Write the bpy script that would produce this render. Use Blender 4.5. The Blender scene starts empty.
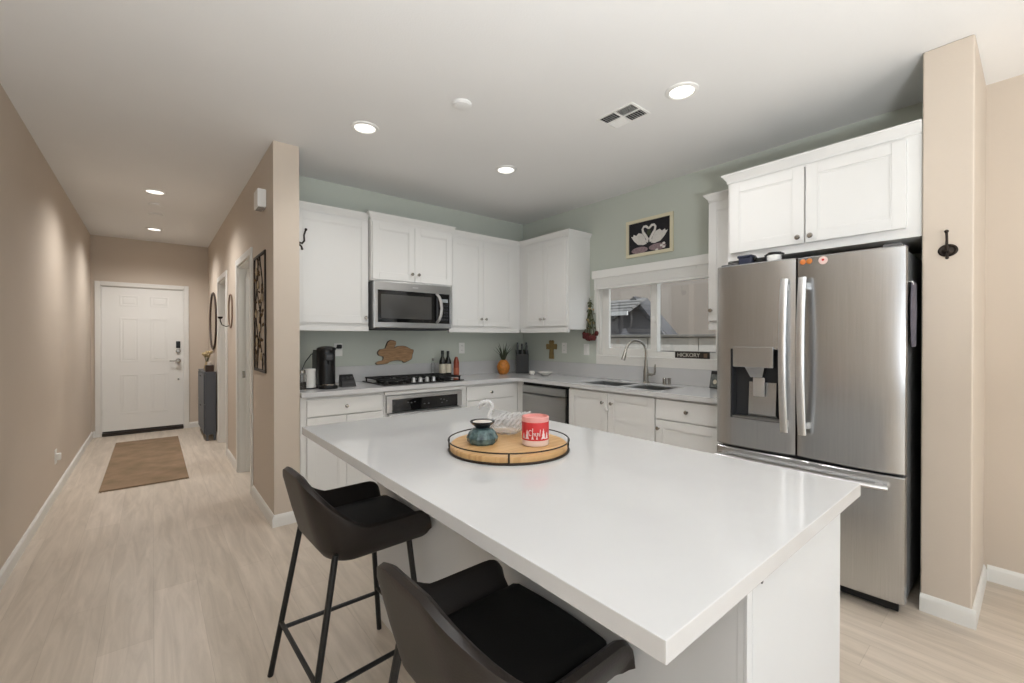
import bpy, bmesh, math, random
from mathutils import Vector, Matrix
random.seed(7)
PI = math.pi
S = bpy.context.scene
COL = S.collection

# ------------------------------------------------------------------ camera
cd = bpy.data.cameras.new('camera'); cam = bpy.data.objects.new('camera', cd); COL.objects.link(cam)
cd.sensor_fit = 'HORIZONTAL'; cd.sensor_width = 36.0; cd.lens = 435.5 / 1024 * 36.0
cd.clip_start = 0.02; cd.clip_end = 200
cam.location = (0, 0, 1.296)
cam.rotation_euler = (math.radians(90 - 0.32), 0, math.radians(-39.54))
S.camera = cam
# ------------------------------------------------------------------ sky, view, lights
S.view_settings.view_transform = 'Standard'
try: S.view_settings.look = 'None'
except Exception: pass
S.view_settings.gamma = 1.0
S.view_settings.use_curve_mapping = False
S.view_settings.exposure = 0.34
SKY = 1.35
w = bpy.data.worlds.new('sky'); S.world = w; w.use_nodes = True
bg = w.node_tree.nodes['Background']
bg.inputs['Color'].default_value = (0.86, 0.93, 1.0, 1); bg.inputs['Strength'].default_value = SKY
CAN_W, HALL_W, ROOM_W = 24.0, 74.0, 3.0      # lamps: kitchen cans, hall cans, cans added unseen in the room behind

sl = bpy.data.lights.new('sun', 'SUN'); sl.energy = 11.0; sl.angle = math.radians(1.0); sl.color = (.91, .95, 1)
so = bpy.data.objects.new('sun', sl); COL.objects.link(so)
so.rotation_euler = Vector((.25, 1.0, -1.0)).to_track_quat('-Z', 'Y').to_euler()     # from behind, onto the living area floor

for fx_, fy_, fw in ((.05, -.8, 82.0), (1.5, -1.5, 12.0)):        # fill lamps added behind the camera, aimed at the ceiling
    fl = bpy.data.lights.new('bounce_fill', 'AREA'); fl.shape = 'DISK'; fl.size = .5; fl.energy = fw; fl.color = (.92, .96, 1)
    fo = bpy.data.objects.new('bounce_fill', fl); fo.location = (fx_, fy_, 1.02); fo.rotation_euler = (PI, 0, 0); COL.objects.link(fo)

def portal(name, loc, rot, sx, sy):
    l = bpy.data.lights.new(name, 'AREA'); l.shape = 'RECTANGLE'; l.size = sx; l.size_y = sy
    l.cycles.is_portal = True
    o = bpy.data.objects.new(name, l); o.location = loc; o.rotation_euler = rot; COL.objects.link(o); return o
portal('rear_window_portal', (-1.625, -3.21, 1.3), (PI/2, 0, 0), 3.15, 2.4)
portal('rear_slider_portal', (1.75, -3.21, 1.25), (PI/2, 0, 0), 3.1, 2.5)
portal('side_window_portal', (-3.51, -2.05, 1.3), (PI/2, 0, -PI/2), 1.3, 2.4)
portal('kitchen_window_portal', (3.56, 2.195, 1.46), (PI/2, 0, PI/2), 1.2, 0.66)

# ------------------------------------------------------------------ materials
def lin(c):
    return tuple(((v/255)/12.92 if v/255 <= .04045 else ((v/255+.055)/1.055)**2.4) for v in c)
MATS = {}
def mat(name, rgb, rough=.5, metal=0, spec=.5, noise=0, nscale=8, bump=0, bscale=60, emit=None, estr=0, coat=0, trans=0, ior=1.45, stretch=None, rgb2=None):
    m = bpy.data.materials.new(name); m.use_nodes = True; nt = m.node_tree; b = nt.nodes['Principled BSDF']
    c = lin(rgb) + (1,)
    b.inputs['Base Color'].default_value = c; b.inputs['Roughness'].default_value = rough; b.inputs['Metallic'].default_value = metal
    b.inputs['Specular IOR Level'].default_value = spec; b.inputs['Coat Weight'].default_value = coat
    b.inputs['Transmission Weight'].default_value = trans; b.inputs['IOR'].default_value = ior
    if emit: b.inputs['Emission Color'].default_value = lin(emit)+(1,); b.inputs['Emission Strength'].default_value = estr
    if noise or bump:
        tc = nt.nodes.new('ShaderNodeTexCoord'); mp = nt.nodes.new('ShaderNodeMapping'); nt.links.new(tc.outputs['Object'], mp.inputs[0])
        if stretch: mp.inputs['Scale'].default_value = stretch
    if noise:
        n = nt.nodes.new('ShaderNodeTexNoise'); n.inputs['Scale'].default_value = nscale; n.inputs['Detail'].default_value = 4
        nt.links.new(mp.outputs[0], n.inputs['Vector'])
        r = nt.nodes.new('ShaderNodeValToRGB'); r.color_ramp.elements[0].position = .3; r.color_ramp.elements[1].position = .7
        c2 = lin(rgb2) if rgb2 else tuple(v*(1-noise) for v in c[:3])
        r.color_ramp.elements[0].color = c2+(1,); r.color_ramp.elements[1].color = c
        nt.links.new(n.outputs['Fac'], r.inputs[0]); nt.links.new(r.outputs[0], b.inputs['Base Color'])
    if bump:
        n2 = nt.nodes.new('ShaderNodeTexNoise'); n2.inputs['Scale'].default_value = bscale; n2.inputs['Detail'].default_value = 3
        nt.links.new(mp.outputs[0], n2.inputs['Vector'])
        bp = nt.nodes.new('ShaderNodeBump'); bp.inputs['Strength'].default_value = bump; bp.inputs['Distance'].default_value = .004
        nt.links.new(n2.outputs['Fac'], bp.inputs['Height']); nt.links.new(bp.outputs[0], b.inputs['Normal'])
    MATS[name] = m; return m
BEIGE = mat('beige_wall_paint', (204, 191, 176), .75, noise=.03, nscale=2, bump=.12, bscale=140)
SAGE = mat('sage_wall_paint', (197, 202, 192), .75, noise=.03, nscale=2, bump=.12, bscale=140)
CEIL = mat('ceiling_paint', (232, 231, 229), .85, noise=.02, nscale=2, bump=.15, bscale=120)
TRIM = mat('white_trim_paint', (226, 224, 219), .45)
CAB = mat('white_cabinet_paint', (226, 225, 222), .42, noise=.015, nscale=3)
CABI = mat('white_island_paint', (208, 210, 212), .4, noise=.015, nscale=3)
QUARTZ = mat('white_quartz', (204, 204, 204), .07, spec=.55, noise=.02, nscale=14)
STEEL = mat('brushed_stainless_steel', (200, 201, 202), .27, 1, noise=.10, nscale=5, stretch=(60, 60, .7))
STEELH = mat('horizontal_brushed_steel', (192, 192, 192), .28, 1, noise=.10, nscale=5, stretch=(.7, .7, 70))
STEELD = mat('dark_stainless_steel', (168, 167, 165), .32, 1, noise=.08, nscale=5, stretch=(1, .7, 70))
HANDLE = mat('satin_steel_handle', (224, 224, 224), .32, 1)
NICKEL = mat('brushed_nickel', (176, 172, 165), .24, 1)
CASE = mat('dark_grey_appliance_case', (92, 92, 93), .45)
BLACKGL = mat('black_appliance_glass', (14, 14, 15), .06, spec=.6)
GREYGL = mat('grey_oven_glass', (72, 71, 69), .10, spec=.5)
BLACK = mat('matte_black', (20, 20, 21), .5)
IRON = mat('cast_iron', (22, 22, 23), .6, bump=.2, bscale=120)
BLKPL = mat('glossy_black_plastic', (18, 18, 19), .28)
DKPL = mat('dark_grey_plastic', (48, 49, 52), .4)
DUCTSH = mat('duct_shade_black', (18, 17, 16), .8)
WHPL = mat('white_plastic', (232, 231, 227), .4)
CERAM = mat('white_ceramic', (232, 230, 224), .25)
LEATH = mat('dark_brown_leather', (35, 29, 26), .42, noise=.25, nscale=12, bump=.12, bscale=220)
SEATL = mat('black_leather', (15, 14, 14), .55, bump=.12, bscale=220, spec=.3)
LEGM = mat('black_powder_coat', (22, 21, 21), .42)
BRONZE = mat('dark_bronze_iron', (46, 38, 32), .45, .6)
DKWOOD = mat('dark_walnut_wood', (64, 46, 36), .5, noise=.35, nscale=5, stretch=(6, 1, 1))
RIMW = mat('brown_mirror_frame', (66, 50, 40), .45)
MIRROR = mat('mirror_glass', (230, 230, 230), .03, 1)
GREYF = mat('slate_grey_cabinet', (84, 88, 94), .45)
BAMB = mat('bamboo_wood', (216, 178, 126), .4, noise=.3, nscale=4, stretch=(1.5, 22, 1), rgb2=(188, 144, 92))
BUNW = mat('reclaimed_pine', (190, 152, 112), .6, noise=.3, nscale=5, stretch=(3, 1, 26), rgb2=(140, 104, 70))
BUNE = mat('weathered_wood_edge', (96, 84, 72), .7)
CROSSW = mat('olive_wood', (150, 128, 84), .6, noise=.3, nscale=20)
BOTTLE = mat('dark_bottle_glass', (20, 22, 16), .1, spec=.6)
LABELW = mat('cream_paper_label', (206, 198, 178), .6)
REDBR = mat('red_brown_sauce', (140, 66, 46), .3)
PINE = mat('orange_pineapple_glaze', (206, 128, 50), .4, noise=.4, nscale=45, rgb2=(150, 96, 34))
LEAF = mat('dark_green_leaf', (70, 78, 58), .5, noise=.3, nscale=20)
ROSE = mat('dried_rose_red', (104, 40, 40), .75, noise=.5, nscale=60)
DRYG = mat('dried_stem_green', (88, 92, 62), .8, noise=.3, nscale=30)
CREAM = mat('dried_cream_flower', (198, 176, 134), .8, noise=.2, nscale=40)
GOLDF = mat('pale_gold_frame', (222, 214, 186), .4)
PICBK = mat('dark_painted_canvas', (26, 24, 32), .55, noise=.4, nscale=60)
PICW = mat('white_swan_paint', (226, 222, 216), .6, noise=.12, nscale=60)
PICP = mat('mauve_reflection_paint', (158, 136, 140), .6, noise=.35, nscale=70)
PICG = mat('dark_green_paint', (60, 66, 46), .6)
TEAL = mat('teal_stone', (34, 54, 60), .25, noise=.5, nscale=45, rgb2=(104, 128, 128))
DISHB = mat('dark_glazed_dish', (30, 32, 38), .2)
WAX = mat('pale_wax', (214, 206, 198), .35)
CANDR = mat('red_candle_jar', (206, 56, 58), .25, noise=.12, nscale=30)
CANDP = mat('pink_candle_wax', (226, 158, 152), .35)
CANDB = mat('pale_pink_glass', (222, 196, 184), .2)
SILH = mat('white_print', (232, 216, 216), .5)
WIRE = mat('dark_wire', (50, 42, 36), .4, .7)
SIGNB = mat('dark_brown_sign_board', (50, 43, 36), .6, noise=.3, nscale=30)
SIGNW = mat('weathered_white_lettering', (196, 192, 180), .6)
PHOTO = mat('grey_photo_print', (126, 130, 126), .4, noise=.5, nscale=40, rgb2=(60, 66, 66))
RUG = mat('brown_woven_rug', (150, 124, 100), .95, noise=.3, nscale=5, bump=.5, bscale=220, rgb2=(122, 104, 80))
FRINGE = mat('dark_rug_fringe', (118, 96, 74), .95)
THRESH = mat('dark_bronze_threshold', (44, 36, 30), .5)
MITT = mat('grey_purple_cloth', (92, 88, 98), .85, noise=.2, nscale=30)
NAVY = mat('navy_blue_plastic', (44, 48, 66), .4)
CARD = mat('brown_cardboard', (150, 112, 82), .8)
ORANGE = mat('orange_enamel', (206, 120, 58), .4)
PINKM = mat('pale_pink_enamel', (224, 196, 188), .4)
STUCCO = mat('grey_beige_stucco', (124, 114, 104), .9, noise=.06, nscale=3, bump=.3, bscale=40)
STUCCG = mat('shadow_grey_stucco', (104, 103, 106), .9, noise=.05, nscale=3, bump=.3, bscale=40)
FASCIA = mat('white_fascia', (140, 139, 136), .6)
TILE = mat('dark_grey_roof_tile', (58, 57, 58), .95, spec=.05, noise=.25, nscale=10)
CMU = mat('grey_concrete_block', (158, 152, 144), .9, noise=.1, nscale=8, bump=.3, bscale=60)
MORT = mat('dark_mortar', (92, 88, 82), .95)
GRND = mat('outdoor_gravel', (120, 112, 102), .95, noise=.3, nscale=30)
LAMPE = mat('lit_lamp_lens', (255, 252, 246), .4, emit=(255, 250, 242), estr=1.5)

def glass_mat(name, rgb, rough=0.0, ior=1.45):
    m = bpy.data.materials.new(name); m.use_nodes = True; b = m.node_tree.nodes['Principled BSDF']
    b.inputs['Base Color'].default_value = lin(rgb)+(1,); b.inputs['Roughness'].default_value = rough
    b.inputs['Transmission Weight'].default_value = 1; b.inputs['IOR'].default_value = ior; return m
GLASS = glass_mat('clear_glass', (252, 253, 253), .06, 1.38)
def pane_mat():
    m = bpy.data.materials.new('window_pane_glass'); m.use_nodes = True; nt = m.node_tree; nt.nodes.clear()
    o = nt.nodes.new('ShaderNodeOutputMaterial'); x = nt.nodes.new('ShaderNodeMixShader'); x.inputs[0].default_value = .07
    t = nt.nodes.new('ShaderNodeBsdfTransparent'); g = nt.nodes.new('ShaderNodeBsdfGlossy'); g.inputs['Roughness'].default_value = .01
    t.inputs['Color'].default_value = (.96, .97, .97, 1)
    nt.links.new(t.outputs[0], x.inputs[1]); nt.links.new(g.outputs[0], x.inputs[2]); nt.links.new(x.outputs[0], o.inputs[0]); return m
PANE = pane_mat()
def floor_mat():
    m = bpy.data.materials.new('pale_oak_vinyl_planks'); m.use_nodes = True; nt = m.node_tree; b = nt.nodes['Principled BSDF']
    N, L = nt.nodes.new, nt.links.new
    tc = N('ShaderNodeTexCoord'); mp = N('ShaderNodeMapping'); mp.inputs['Rotation'].default_value = (0, 0, PI/2); L(tc.outputs['Object'], mp.inputs[0])
    br = N('ShaderNodeTexBrick'); br.inputs['Scale'].default_value = 1; br.inputs['Brick Width'].default_value = 1.22; br.inputs['Row Height'].default_value = .18
    br.inputs['Mortar Size'].default_value = .0012; br.inputs['Mortar Smooth'].default_value = .4; br.offset = .37; br.inputs['Bias'].default_value = 0
    br.inputs['Color1'].default_value = lin((208, 196, 182))+(1,); br.inputs['Color2'].default_value = lin((198, 186, 171))+(1,); br.inputs['Mortar'].default_value = lin((184, 172, 157))+(1,)
    L(mp.outputs[0], br.inputs['Vector'])
    m2 = N('ShaderNodeMapping'); m2.inputs['Scale'].default_value = (9, .9, 1); L(tc.outputs['Object'], m2.inputs[0])
    n = N('ShaderNodeTexNoise'); n.inputs['Scale'].default_value = 2.2; n.inputs['Detail'].default_value = 7; n.inputs['Roughness'].default_value = .62; n.inputs['Distortion'].default_value = .8
    L(m2.outputs[0], n.inputs['Vector'])
    r = N('ShaderNodeValToRGB'); r.color_ramp.elements[0].position = .32; r.color_ramp.elements[1].position = .68
    r.color_ramp.elements[0].color = (.80, .78, .755, 1); r.color_ramp.elements[1].color = (1.06, 1.05, 1.04, 1); L(n.outputs['Fac'], r.inputs[0])
    mx = N('ShaderNodeMix'); mx.data_type = 'RGBA'; mx.blend_type = 'MULTIPLY'; mx.inputs[0].default_value = 1
    L(br.outputs['Color'], mx.inputs[6]); L(r.outputs[0], mx.inputs[7]); L(mx.outputs[2], b.inputs['Base Color'])
    b.inputs['Roughness'].default_value = .38; b.inputs['Specular IOR Level'].default_value = .4
    bp = N('ShaderNodeBump'); bp.inputs['Strength'].default_value = .1; bp.inputs['Distance'].default_value = .002
    L(n.outputs['Fac'], bp.inputs['Height']); L(bp.outputs[0], b.inputs['Normal']); return m
FLOOR = floor_mat()

# ------------------------------------------------------------------ mesh helpers
class MB:
    def __init__(s): s.bm = bmesh.new()
    def _merge(s, t, M=None):
        if M is not None: bmesh.ops.transform(t, matrix=M, verts=t.verts)
        me = bpy.data.meshes.new('tmp'); t.to_mesh(me); t.free(); s.bm.from_mesh(me); bpy.data.meshes.remove(me); return s
    def box(s, x0, x1, y0, y1, z0, z1, bev=0, seg=2, M=None):
        t = bmesh.new(); bmesh.ops.create_cube(t, size=1)
        bmesh.ops.transform(t, matrix=Matrix.Translation(((x0+x1)/2, (y0+y1)/2, (z0+z1)/2)) @ Matrix.Diagonal((abs(x1-x0), abs(y1-y0), abs(z1-z0), 1)), verts=t.verts)
        if bev: bmesh.ops.bevel(t, geom=t.edges[:], offset=bev, segments=seg, affect='EDGES', profile=.5)
        return s._merge(t, M)
    def lathe(s, prof, o=(0, 0, 0), axis=(0, 0, 1), seg=24, M=None, sx=1, sy=1, facet=0):
        t = bmesh.new(); rings = []
        for r, h in prof:
            if r < 1e-6: rings.append([t.verts.new((0, 0, h))])
            else: rings.append([t.verts.new((r*math.cos(2*PI*k/seg)*sx, r*math.sin(2*PI*k/seg)*sy, h)) for k in range(seg)])
        for a, b in zip(rings, rings[1:]):
            for k in range(seg):
                k2 = (k+1) % seg
                f = [a[k % len(a)], a[k2 % len(a)], b[k2 % len(b)], b[k % len(b)]]
                f2 = []
                for v in f:
                    if v not in f2: f2.append(v)
                if len(f2) > 2:
                    try: t.faces.new(f2)
                    except ValueError: pass
        for rg, fl in ((rings[0], 1), (rings[-1], 0)):
            if len(rg) > 2: t.faces.new(rg[::-1] if fl else rg)
        q = Vector((0, 0, 1)).rotation_difference(Vector(axis).normalized()).to_matrix().to_4x4()
        MM = Matrix.Translation(o) @ q
        return s._merge(t, (M @ MM) if M is not None else MM)
    def tube(s, pts, r, seg=8, closed=False, M=None, flat=None):
        P = [Vector(p) for p in pts]; n = len(P); t = bmesh.new(); rings = []; prev = None
        rr = r if isinstance(r, (list, tuple)) else [r]*n
        for i in range(n):
            a = P[i-1] if (i or closed) else P[0]; b = P[(i+1) % n] if (i < n-1 or closed) else P[-1]
            d = (b-a)
            if d.length < 1e-9: d = Vector((0, 0, 1))
            d.normalize()
            if prev is None:
                up = Vector((0, 0, 1)) if abs(d.z) < .9 else Vector((1, 0, 0))
                x = d.cross(up).normalized()
            else:
                x = (prev - d*prev.dot(d))
                if x.length < 1e-6: x = d.orthogonal()
                x.normalize()
            prev = x; y = d.cross(x)
            fx, fy = flat if flat else (1, 1)
            rings.append([t.verts.new(P[i] + x*math.cos(2*PI*k/seg)*rr[i]*fx + y*math.sin(2*PI*k/seg)*rr[i]*fy) for k in range(seg)])
        m = n if closed else n-1
        for i in range(m):
            a, b = rings[i], rings[(i+1) % n]
            for k in range(seg): t.faces.new((a[k], a[(k+1) % seg], b[(k+1) % seg], b[k]))
        if not closed: t.faces.new(rings[0][::-1]); t.faces.new(rings[-1])
        return s._merge(t, M)
    def prism(s, poly, h, M=None, bev=0):           # polygon in xy extruded 0..h along z
        t = bmesh.new(); a = [t.verts.new((p[0], p[1], 0)) for p in poly]; b = [t.verts.new((p[0], p[1], h)) for p in poly]; n = len(poly)
        t.faces.new(a[::-1]); t.faces.new(b)
        for i in range(n): t.faces.new((a[i], a[(i+1) % n], b[(i+1) % n], b[i]))
        return s._merge(t, M)
    def loft(s, rings, closed_ring=True, caps=True, M=None):
        t = bmesh.new(); R = [[t.verts.new(p) for p in r] for r in rings]; n = len(R[0])
        for a, b in zip(R, R[1:]):
            for k in range(n if closed_ring else n-1): t.faces.new((a[k], a[(k+1) % n], b[(k+1) % n], b[k]))
        if caps: t.faces.new(R[0][::-1]); t.faces.new(R[-1])
        return s._merge(t, M)
    def ball(s, c, r, seg=12, sc=(1, 1, 1), M=None, noise=0):
        t = bmesh.new(); bmesh.ops.create_uvsphere(t, u_segments=seg, v_segments=max(6, seg//2+2), radius=r)
        if noise:
            for v in t.verts: v.co *= 1+random.uniform(-noise, noise)
        MM = Matrix.Translation(c) @ Matrix.Diagonal((*sc, 1))
        return s._merge(t, (M @ MM) if M is not None else MM)
    def build(s, name, m, parent=None, off=(0, 0, 0), ang=35, subsurf=0):
        bm = s.bm; bmesh.ops.recalc_face_normals(bm, faces=bm.faces)
        bmesh.ops.translate(bm, vec=-Vector(off), verts=bm.verts)
        me = bpy.data.meshes.new(name); bm.to_mesh(me); bm.free()
        for mm in (m if isinstance(m, (list, tuple)) else [m]): me.materials.append(mm)
        me.polygons.foreach_set('use_smooth', [True]*len(me.polygons)); me.set_sharp_from_angle(angle=math.radians(ang))
        o = bpy.data.objects.new(name, me); COL.objects.link(o)
        if parent is not None: o.parent = parent
        wn = o.modifiers.new('weighted_normals', 'WEIGHTED_NORMAL'); wn.keep_sharp = True; wn.weight = 100
        if subsurf: md = o.modifiers.new('smooth', 'SUBSURF'); md.levels = subsurf; md.render_levels = subsurf
        return o
def tag(o, label=None, cat=None, group=None, kind=None):
    if label: o['label'] = label
    if cat: o['category'] = cat
    if group: o['group'] = group
    if kind: o['kind'] = kind
    return o
class Thing:
    def __init__(s, name, label, cat, loc=(0, 0, 0), group=None, kind=None):
        s.o = bpy.data.objects.new(name, None); s.o.empty_display_size = .1; COL.objects.link(s.o); s.o.location = loc; s.off = Vector(loc)
        tag(s.o, label, cat, group, kind)
    def part(s, name, mb, m, parent=None, label=None, **k):
        o = mb.build(name, m, parent or s.o, s.off, **k)
        if label: o['label'] = label
        return o
def solo(name, label, cat, loc, mb, m, group=None, **k):
    o = mb.build(name, m, None, loc, **k); o.location = loc; return tag(o, label, cat, group)
def struct(name, mb, m, **k):
    o = mb.build(name, m, **k); o['kind'] = 'structure'; return o
def dup(root, loc, label=None, rotz=None):
    r = root.copy(); COL.objects.link(r); r.location = loc
    if rotz is not None: r.rotation_euler = (0, 0, rotz)
    if label: r['label'] = label
    for ch in list(root.children):
        c = ch.copy(); COL.objects.link(c); c.parent = r
        for g in list(ch.children):
            d = g.copy(); COL.objects.link(d); d.parent = c
    return r
def fb(mb, side, f, a0, a1, o0, o1, z0, z1, bev=0):   # a box on a face plane: along a, out of the face o, height z
    if side == 'y': return mb.box(a0, a1, f-o1, f-o0, z0, z1, bev)
    return mb.box(f-o1, f-o0, a0, a1, z0, z1, bev)
def text_mesh(name, body, size, depth, m, parent, M, ang=35, space=1.0):
    cu = bpy.data.curves.new(name, 'FONT'); cu.body = body; cu.size = size; cu.extrude = depth; cu.align_x = 'CENTER'; cu.align_y = 'CENTER'; cu.offset = size*.012; cu.space_character = space
    ob = bpy.data.objects.new(name+'_c', cu); COL.objects.link(ob)
    dg = bpy.context.evaluated_depsgraph_get(); dg.update()
    me = bpy.data.meshes.new_from_object(ob.evaluated_get(dg)); bpy.data.objects.remove(ob); bpy.data.curves.remove(cu)
    me.name = name; me.transform(M); me.materials.clear(); me.materials.append(m)
    o = bpy.data.objects.new(name, me); COL.objects.link(o); o.parent = parent; return o

# ------------------------------------------------------------------ dimensions of the place
H = 2.66
XL, XR, XR2 = -0.621, 0.643, 0.807
YE, YB, YD = 3.352, 3.935, 7.90
XW, XZ = 3.421, 3.463
XF, YP, YQ = 2.834, 0.36, 0.188
REAR = -3.2; XLL = -3.4

# ------------------------------------------------------------------ setting
struct('floor', MB().box(XLL-.1, XW+.12, REAR-.1, YD+.1, -.08, 0), FLOOR)
struct('ceiling', MB().box(XLL-.1, XW+.12, REAR-.1, YD+.1, H, H+.08), CEIL)
struct('wall_left', MB().box(XL-.12, XL, .9, YD, 0, H), BEIGE)
struct('wall_left_return', MB().box(XLL, XL-.12, .9, 1.02, 0, H), BEIGE)
SW = (-2.7, -1.4, .1, 2.5)  # side window added out of view to let in daylight
struct('wall_left_rear', MB().box(XLL-.1, XLL, REAR, SW[0], 0, H).box(XLL-.1, XLL, SW[1], 1.02, 0, H).box(XLL-.1, XLL, SW[0], SW[1], 0, SW[2]).box(XLL-.1, XLL, SW[0], SW[1], SW[3], H), BEIGE)
t = Thing('added_window_4', None, None, (XLL, -2.05, .1), kind='structure'); m = MB()
for y in (SW[0]+.03, -2.05, SW[1]-.03): m.box(XLL-.08, XLL-.02, y-.03, y+.03, SW[2], SW[3])
m.box(XLL-.08, XLL-.02, SW[0], SW[1], SW[2], SW[2]+.05).box(XLL-.08, XLL-.02, SW[0], SW[1], SW[3]-.05, SW[3])
t.part('window_frame', m, TRIM)
t.part('pane', MB().box(XLL-.052, XLL-.046, SW[0]+.06, -2.08, SW[2]+.05, SW[3]-.05), PANE); t.part('pane', MB().box(XLL-.052, XLL-.046, -2.02, SW[1]-.06, SW[2]+.05, SW[3]-.05), PANE)
# door wall, with an opening for the slab
DX0, DX1, DZ = -.518, .342, 1.995
struct('wall_front', MB().box(XL-.12, DX0-.012, YD, YD+.12, 0, H).box(DX1+.012, 2.2, YD, YD+.12, 0, H).box(DX0-.012, DX1+.012, YD, YD+.12, DZ+.012, H), BEIGE)
# hall right wall with two door openings
OP = [(4.215, 4.95), (5.79, 6.53)]; OZ = 2.00
mb = MB()
for a, b in ((YE, OP[0][0]), (OP[0][1], OP[1][0]), (OP[1][1], YD)): mb.box(XR, XR2, a, b, 0, H)
for a, b in OP: mb.box(XR, XR2, a, b, OZ, H)
struct('wall_hall', mb, BEIGE)
# rooms behind the two openings
struct('wall_bedroom', MB().box(2.2, 2.3, YB+.12, YD, 0, H).box(XR2, 2.2, 5.32, 5.42, 0, H), BEIGE)
struct('wall_kitchen', MB().box(XR2, XW+.12, YB, YB+.12, 0, H), SAGE)
WY0, WY1, WZ0, WZ1 = 1.60, 2.787, 1.118, 1.95
struct('wall_window', MB().box(XW, XW+.12, WY1, YB, 0, H).box(XW, XW+.12, YP, WY0, 0, H).box(XW, XW+.12, WY0, WY1, 0, WZ0).box(XW, XW+.12, WY0, WY1, WZ1, H), SAGE)
def two_tone(o, green, test):
    o.data.materials.append(green)
    for p in o.data.polygons:
        if test(p.normal): p.material_index = 1
col_o = struct('wall_column', MB().box(XF, XZ+.1, YQ, YP, 0, H, .008, 3), BEIGE)
two_tone(col_o, SAGE, lambda n: n.y > .9)
struct('wall_right', MB().box(XZ, XZ+.12, REAR, YQ, 0, H), BEIGE)
# rear wall of the living area: a wide window and a slider, added unseen for daylight
RW = (-3.2, -.05, .1, 2.5); RS = (.2, 3.3, 0.0, 2.5)
struct('wall_rear', MB().box(XLL, RW[0], REAR, REAR+.12, 0, H).box(RW[1], RS[0], REAR, REAR+.12, 0, H).box(RS[1], XZ+.12, REAR, REAR+.12, 0, H)
       .box(RW[0], RW[1], REAR, REAR+.12, 0, RW[2]).box(RW[0], RW[1], REAR, REAR+.12, RW[3], H).box(RS[0], RS[1], REAR, REAR+.12, RS[3], H), BEIGE)
for nm, (a, b, z0, z1) in (('added_window_2', RW), ('added_window_3', RS)):
    t = Thing(nm, None, None, ((a+b)/2, REAR, z0), kind='structure'); m = MB(); c = (a+b)/2
    for x in (a+.03, c, b-.03): m.box(x-.03, x+.03, REAR+.03, REAR+.09, z0, z1)
    m.box(a, b, REAR+.03, REAR+.09, z0, z0+.05).box(a, b, REAR+.03, REAR+.09, z1-.05, z1)
    t.part('window_frame', m, TRIM)
    t.part('pane', MB().box(a+.06, c-.03, REAR+.056, REAR+.062, z0+.05, z1-.05), PANE); t.part('pane', MB().box(c+.03, b-.06, REAR+.056, REAR+.062, z0+.05, z1-.05), PANE)

def baseboard(name, segs):            # each seg: (x0, y0, x1, y1, nx, ny) a run with its outward normal
    m = MB(); T, Hh = .014, .083
    for x0, y0, x1, y1, nx, ny in segs:
        d = Vector((x1-x0, y1-y0, 0)); L = d.length; d.normalize(); n = Vector((nx, ny, 0))
        prof = [(0, 0), (T, 0), (T, Hh*.72), (T*.75, Hh*.8), (T*.75, Hh*.88), (T*.3, Hh), (0, Hh)]
        r0 = [Vector((x0, y0, 0))+n*p+Vector((0, 0, q)) for p, q in prof]; r1 = [v+d*L for v in r0]
        m.loft([r0, r1])
    struct(name, m, TRIM)
T = .014
baseboard('baseboard_left', [(XL, 1.02, XL, YD, 1, 0)])
baseboard('baseboard_front', [(XL+T, YD, DX0-.065, YD, 0, -1), (DX1+.065, YD, XR-T, YD, 0, -1)])
baseboard('baseboard_hall', [(XR, YE-T, XR, OP[0][0]-.062, -1, 0), (XR, OP[0][1]+.062, XR, OP[1][0]-.062, -1, 0), (XR, OP[1][1]+.062, XR, YD-T, -1, 0), (XR, YE, XR2+.02, YE, 0, -1)])
baseboard('baseboard_column', [(XF, YQ-T, XF, YP, -1, 0), (XF, YQ, XZ-T, YQ, 0, -1)])
baseboard('baseboard_right', [(XZ, REAR+.12, XZ, YQ-T, -1, 0)])

# hall door casings and jambs
for i, (a, b) in enumerate(OP):
    m = MB(); cw = .06; ct = .016
    m.box(XR-ct, XR, a-cw, a, 0, OZ+cw, .004).box(XR-ct, XR, b, b+cw, 0, OZ+cw, .004).box(XR-ct, XR, a, b, OZ, OZ+cw, .004)
    m.box(XR, XR2, a, a+.018, 0, OZ).box(XR, XR2, b-.018, b, 0, OZ).box(XR, XR2, a, b, OZ-.018, OZ)
    m.box(XR+.06, XR+.10, b-.03, b-.018, 0, OZ-.018)
    t = struct('trim_%d' % (i+2), m, TRIM)
    if i == 0:
        MB().box(XR+.028, XR+.05, b-.022, b-.0175, .92, .985, .002).build('strike_plate', NICKEL, t)

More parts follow.
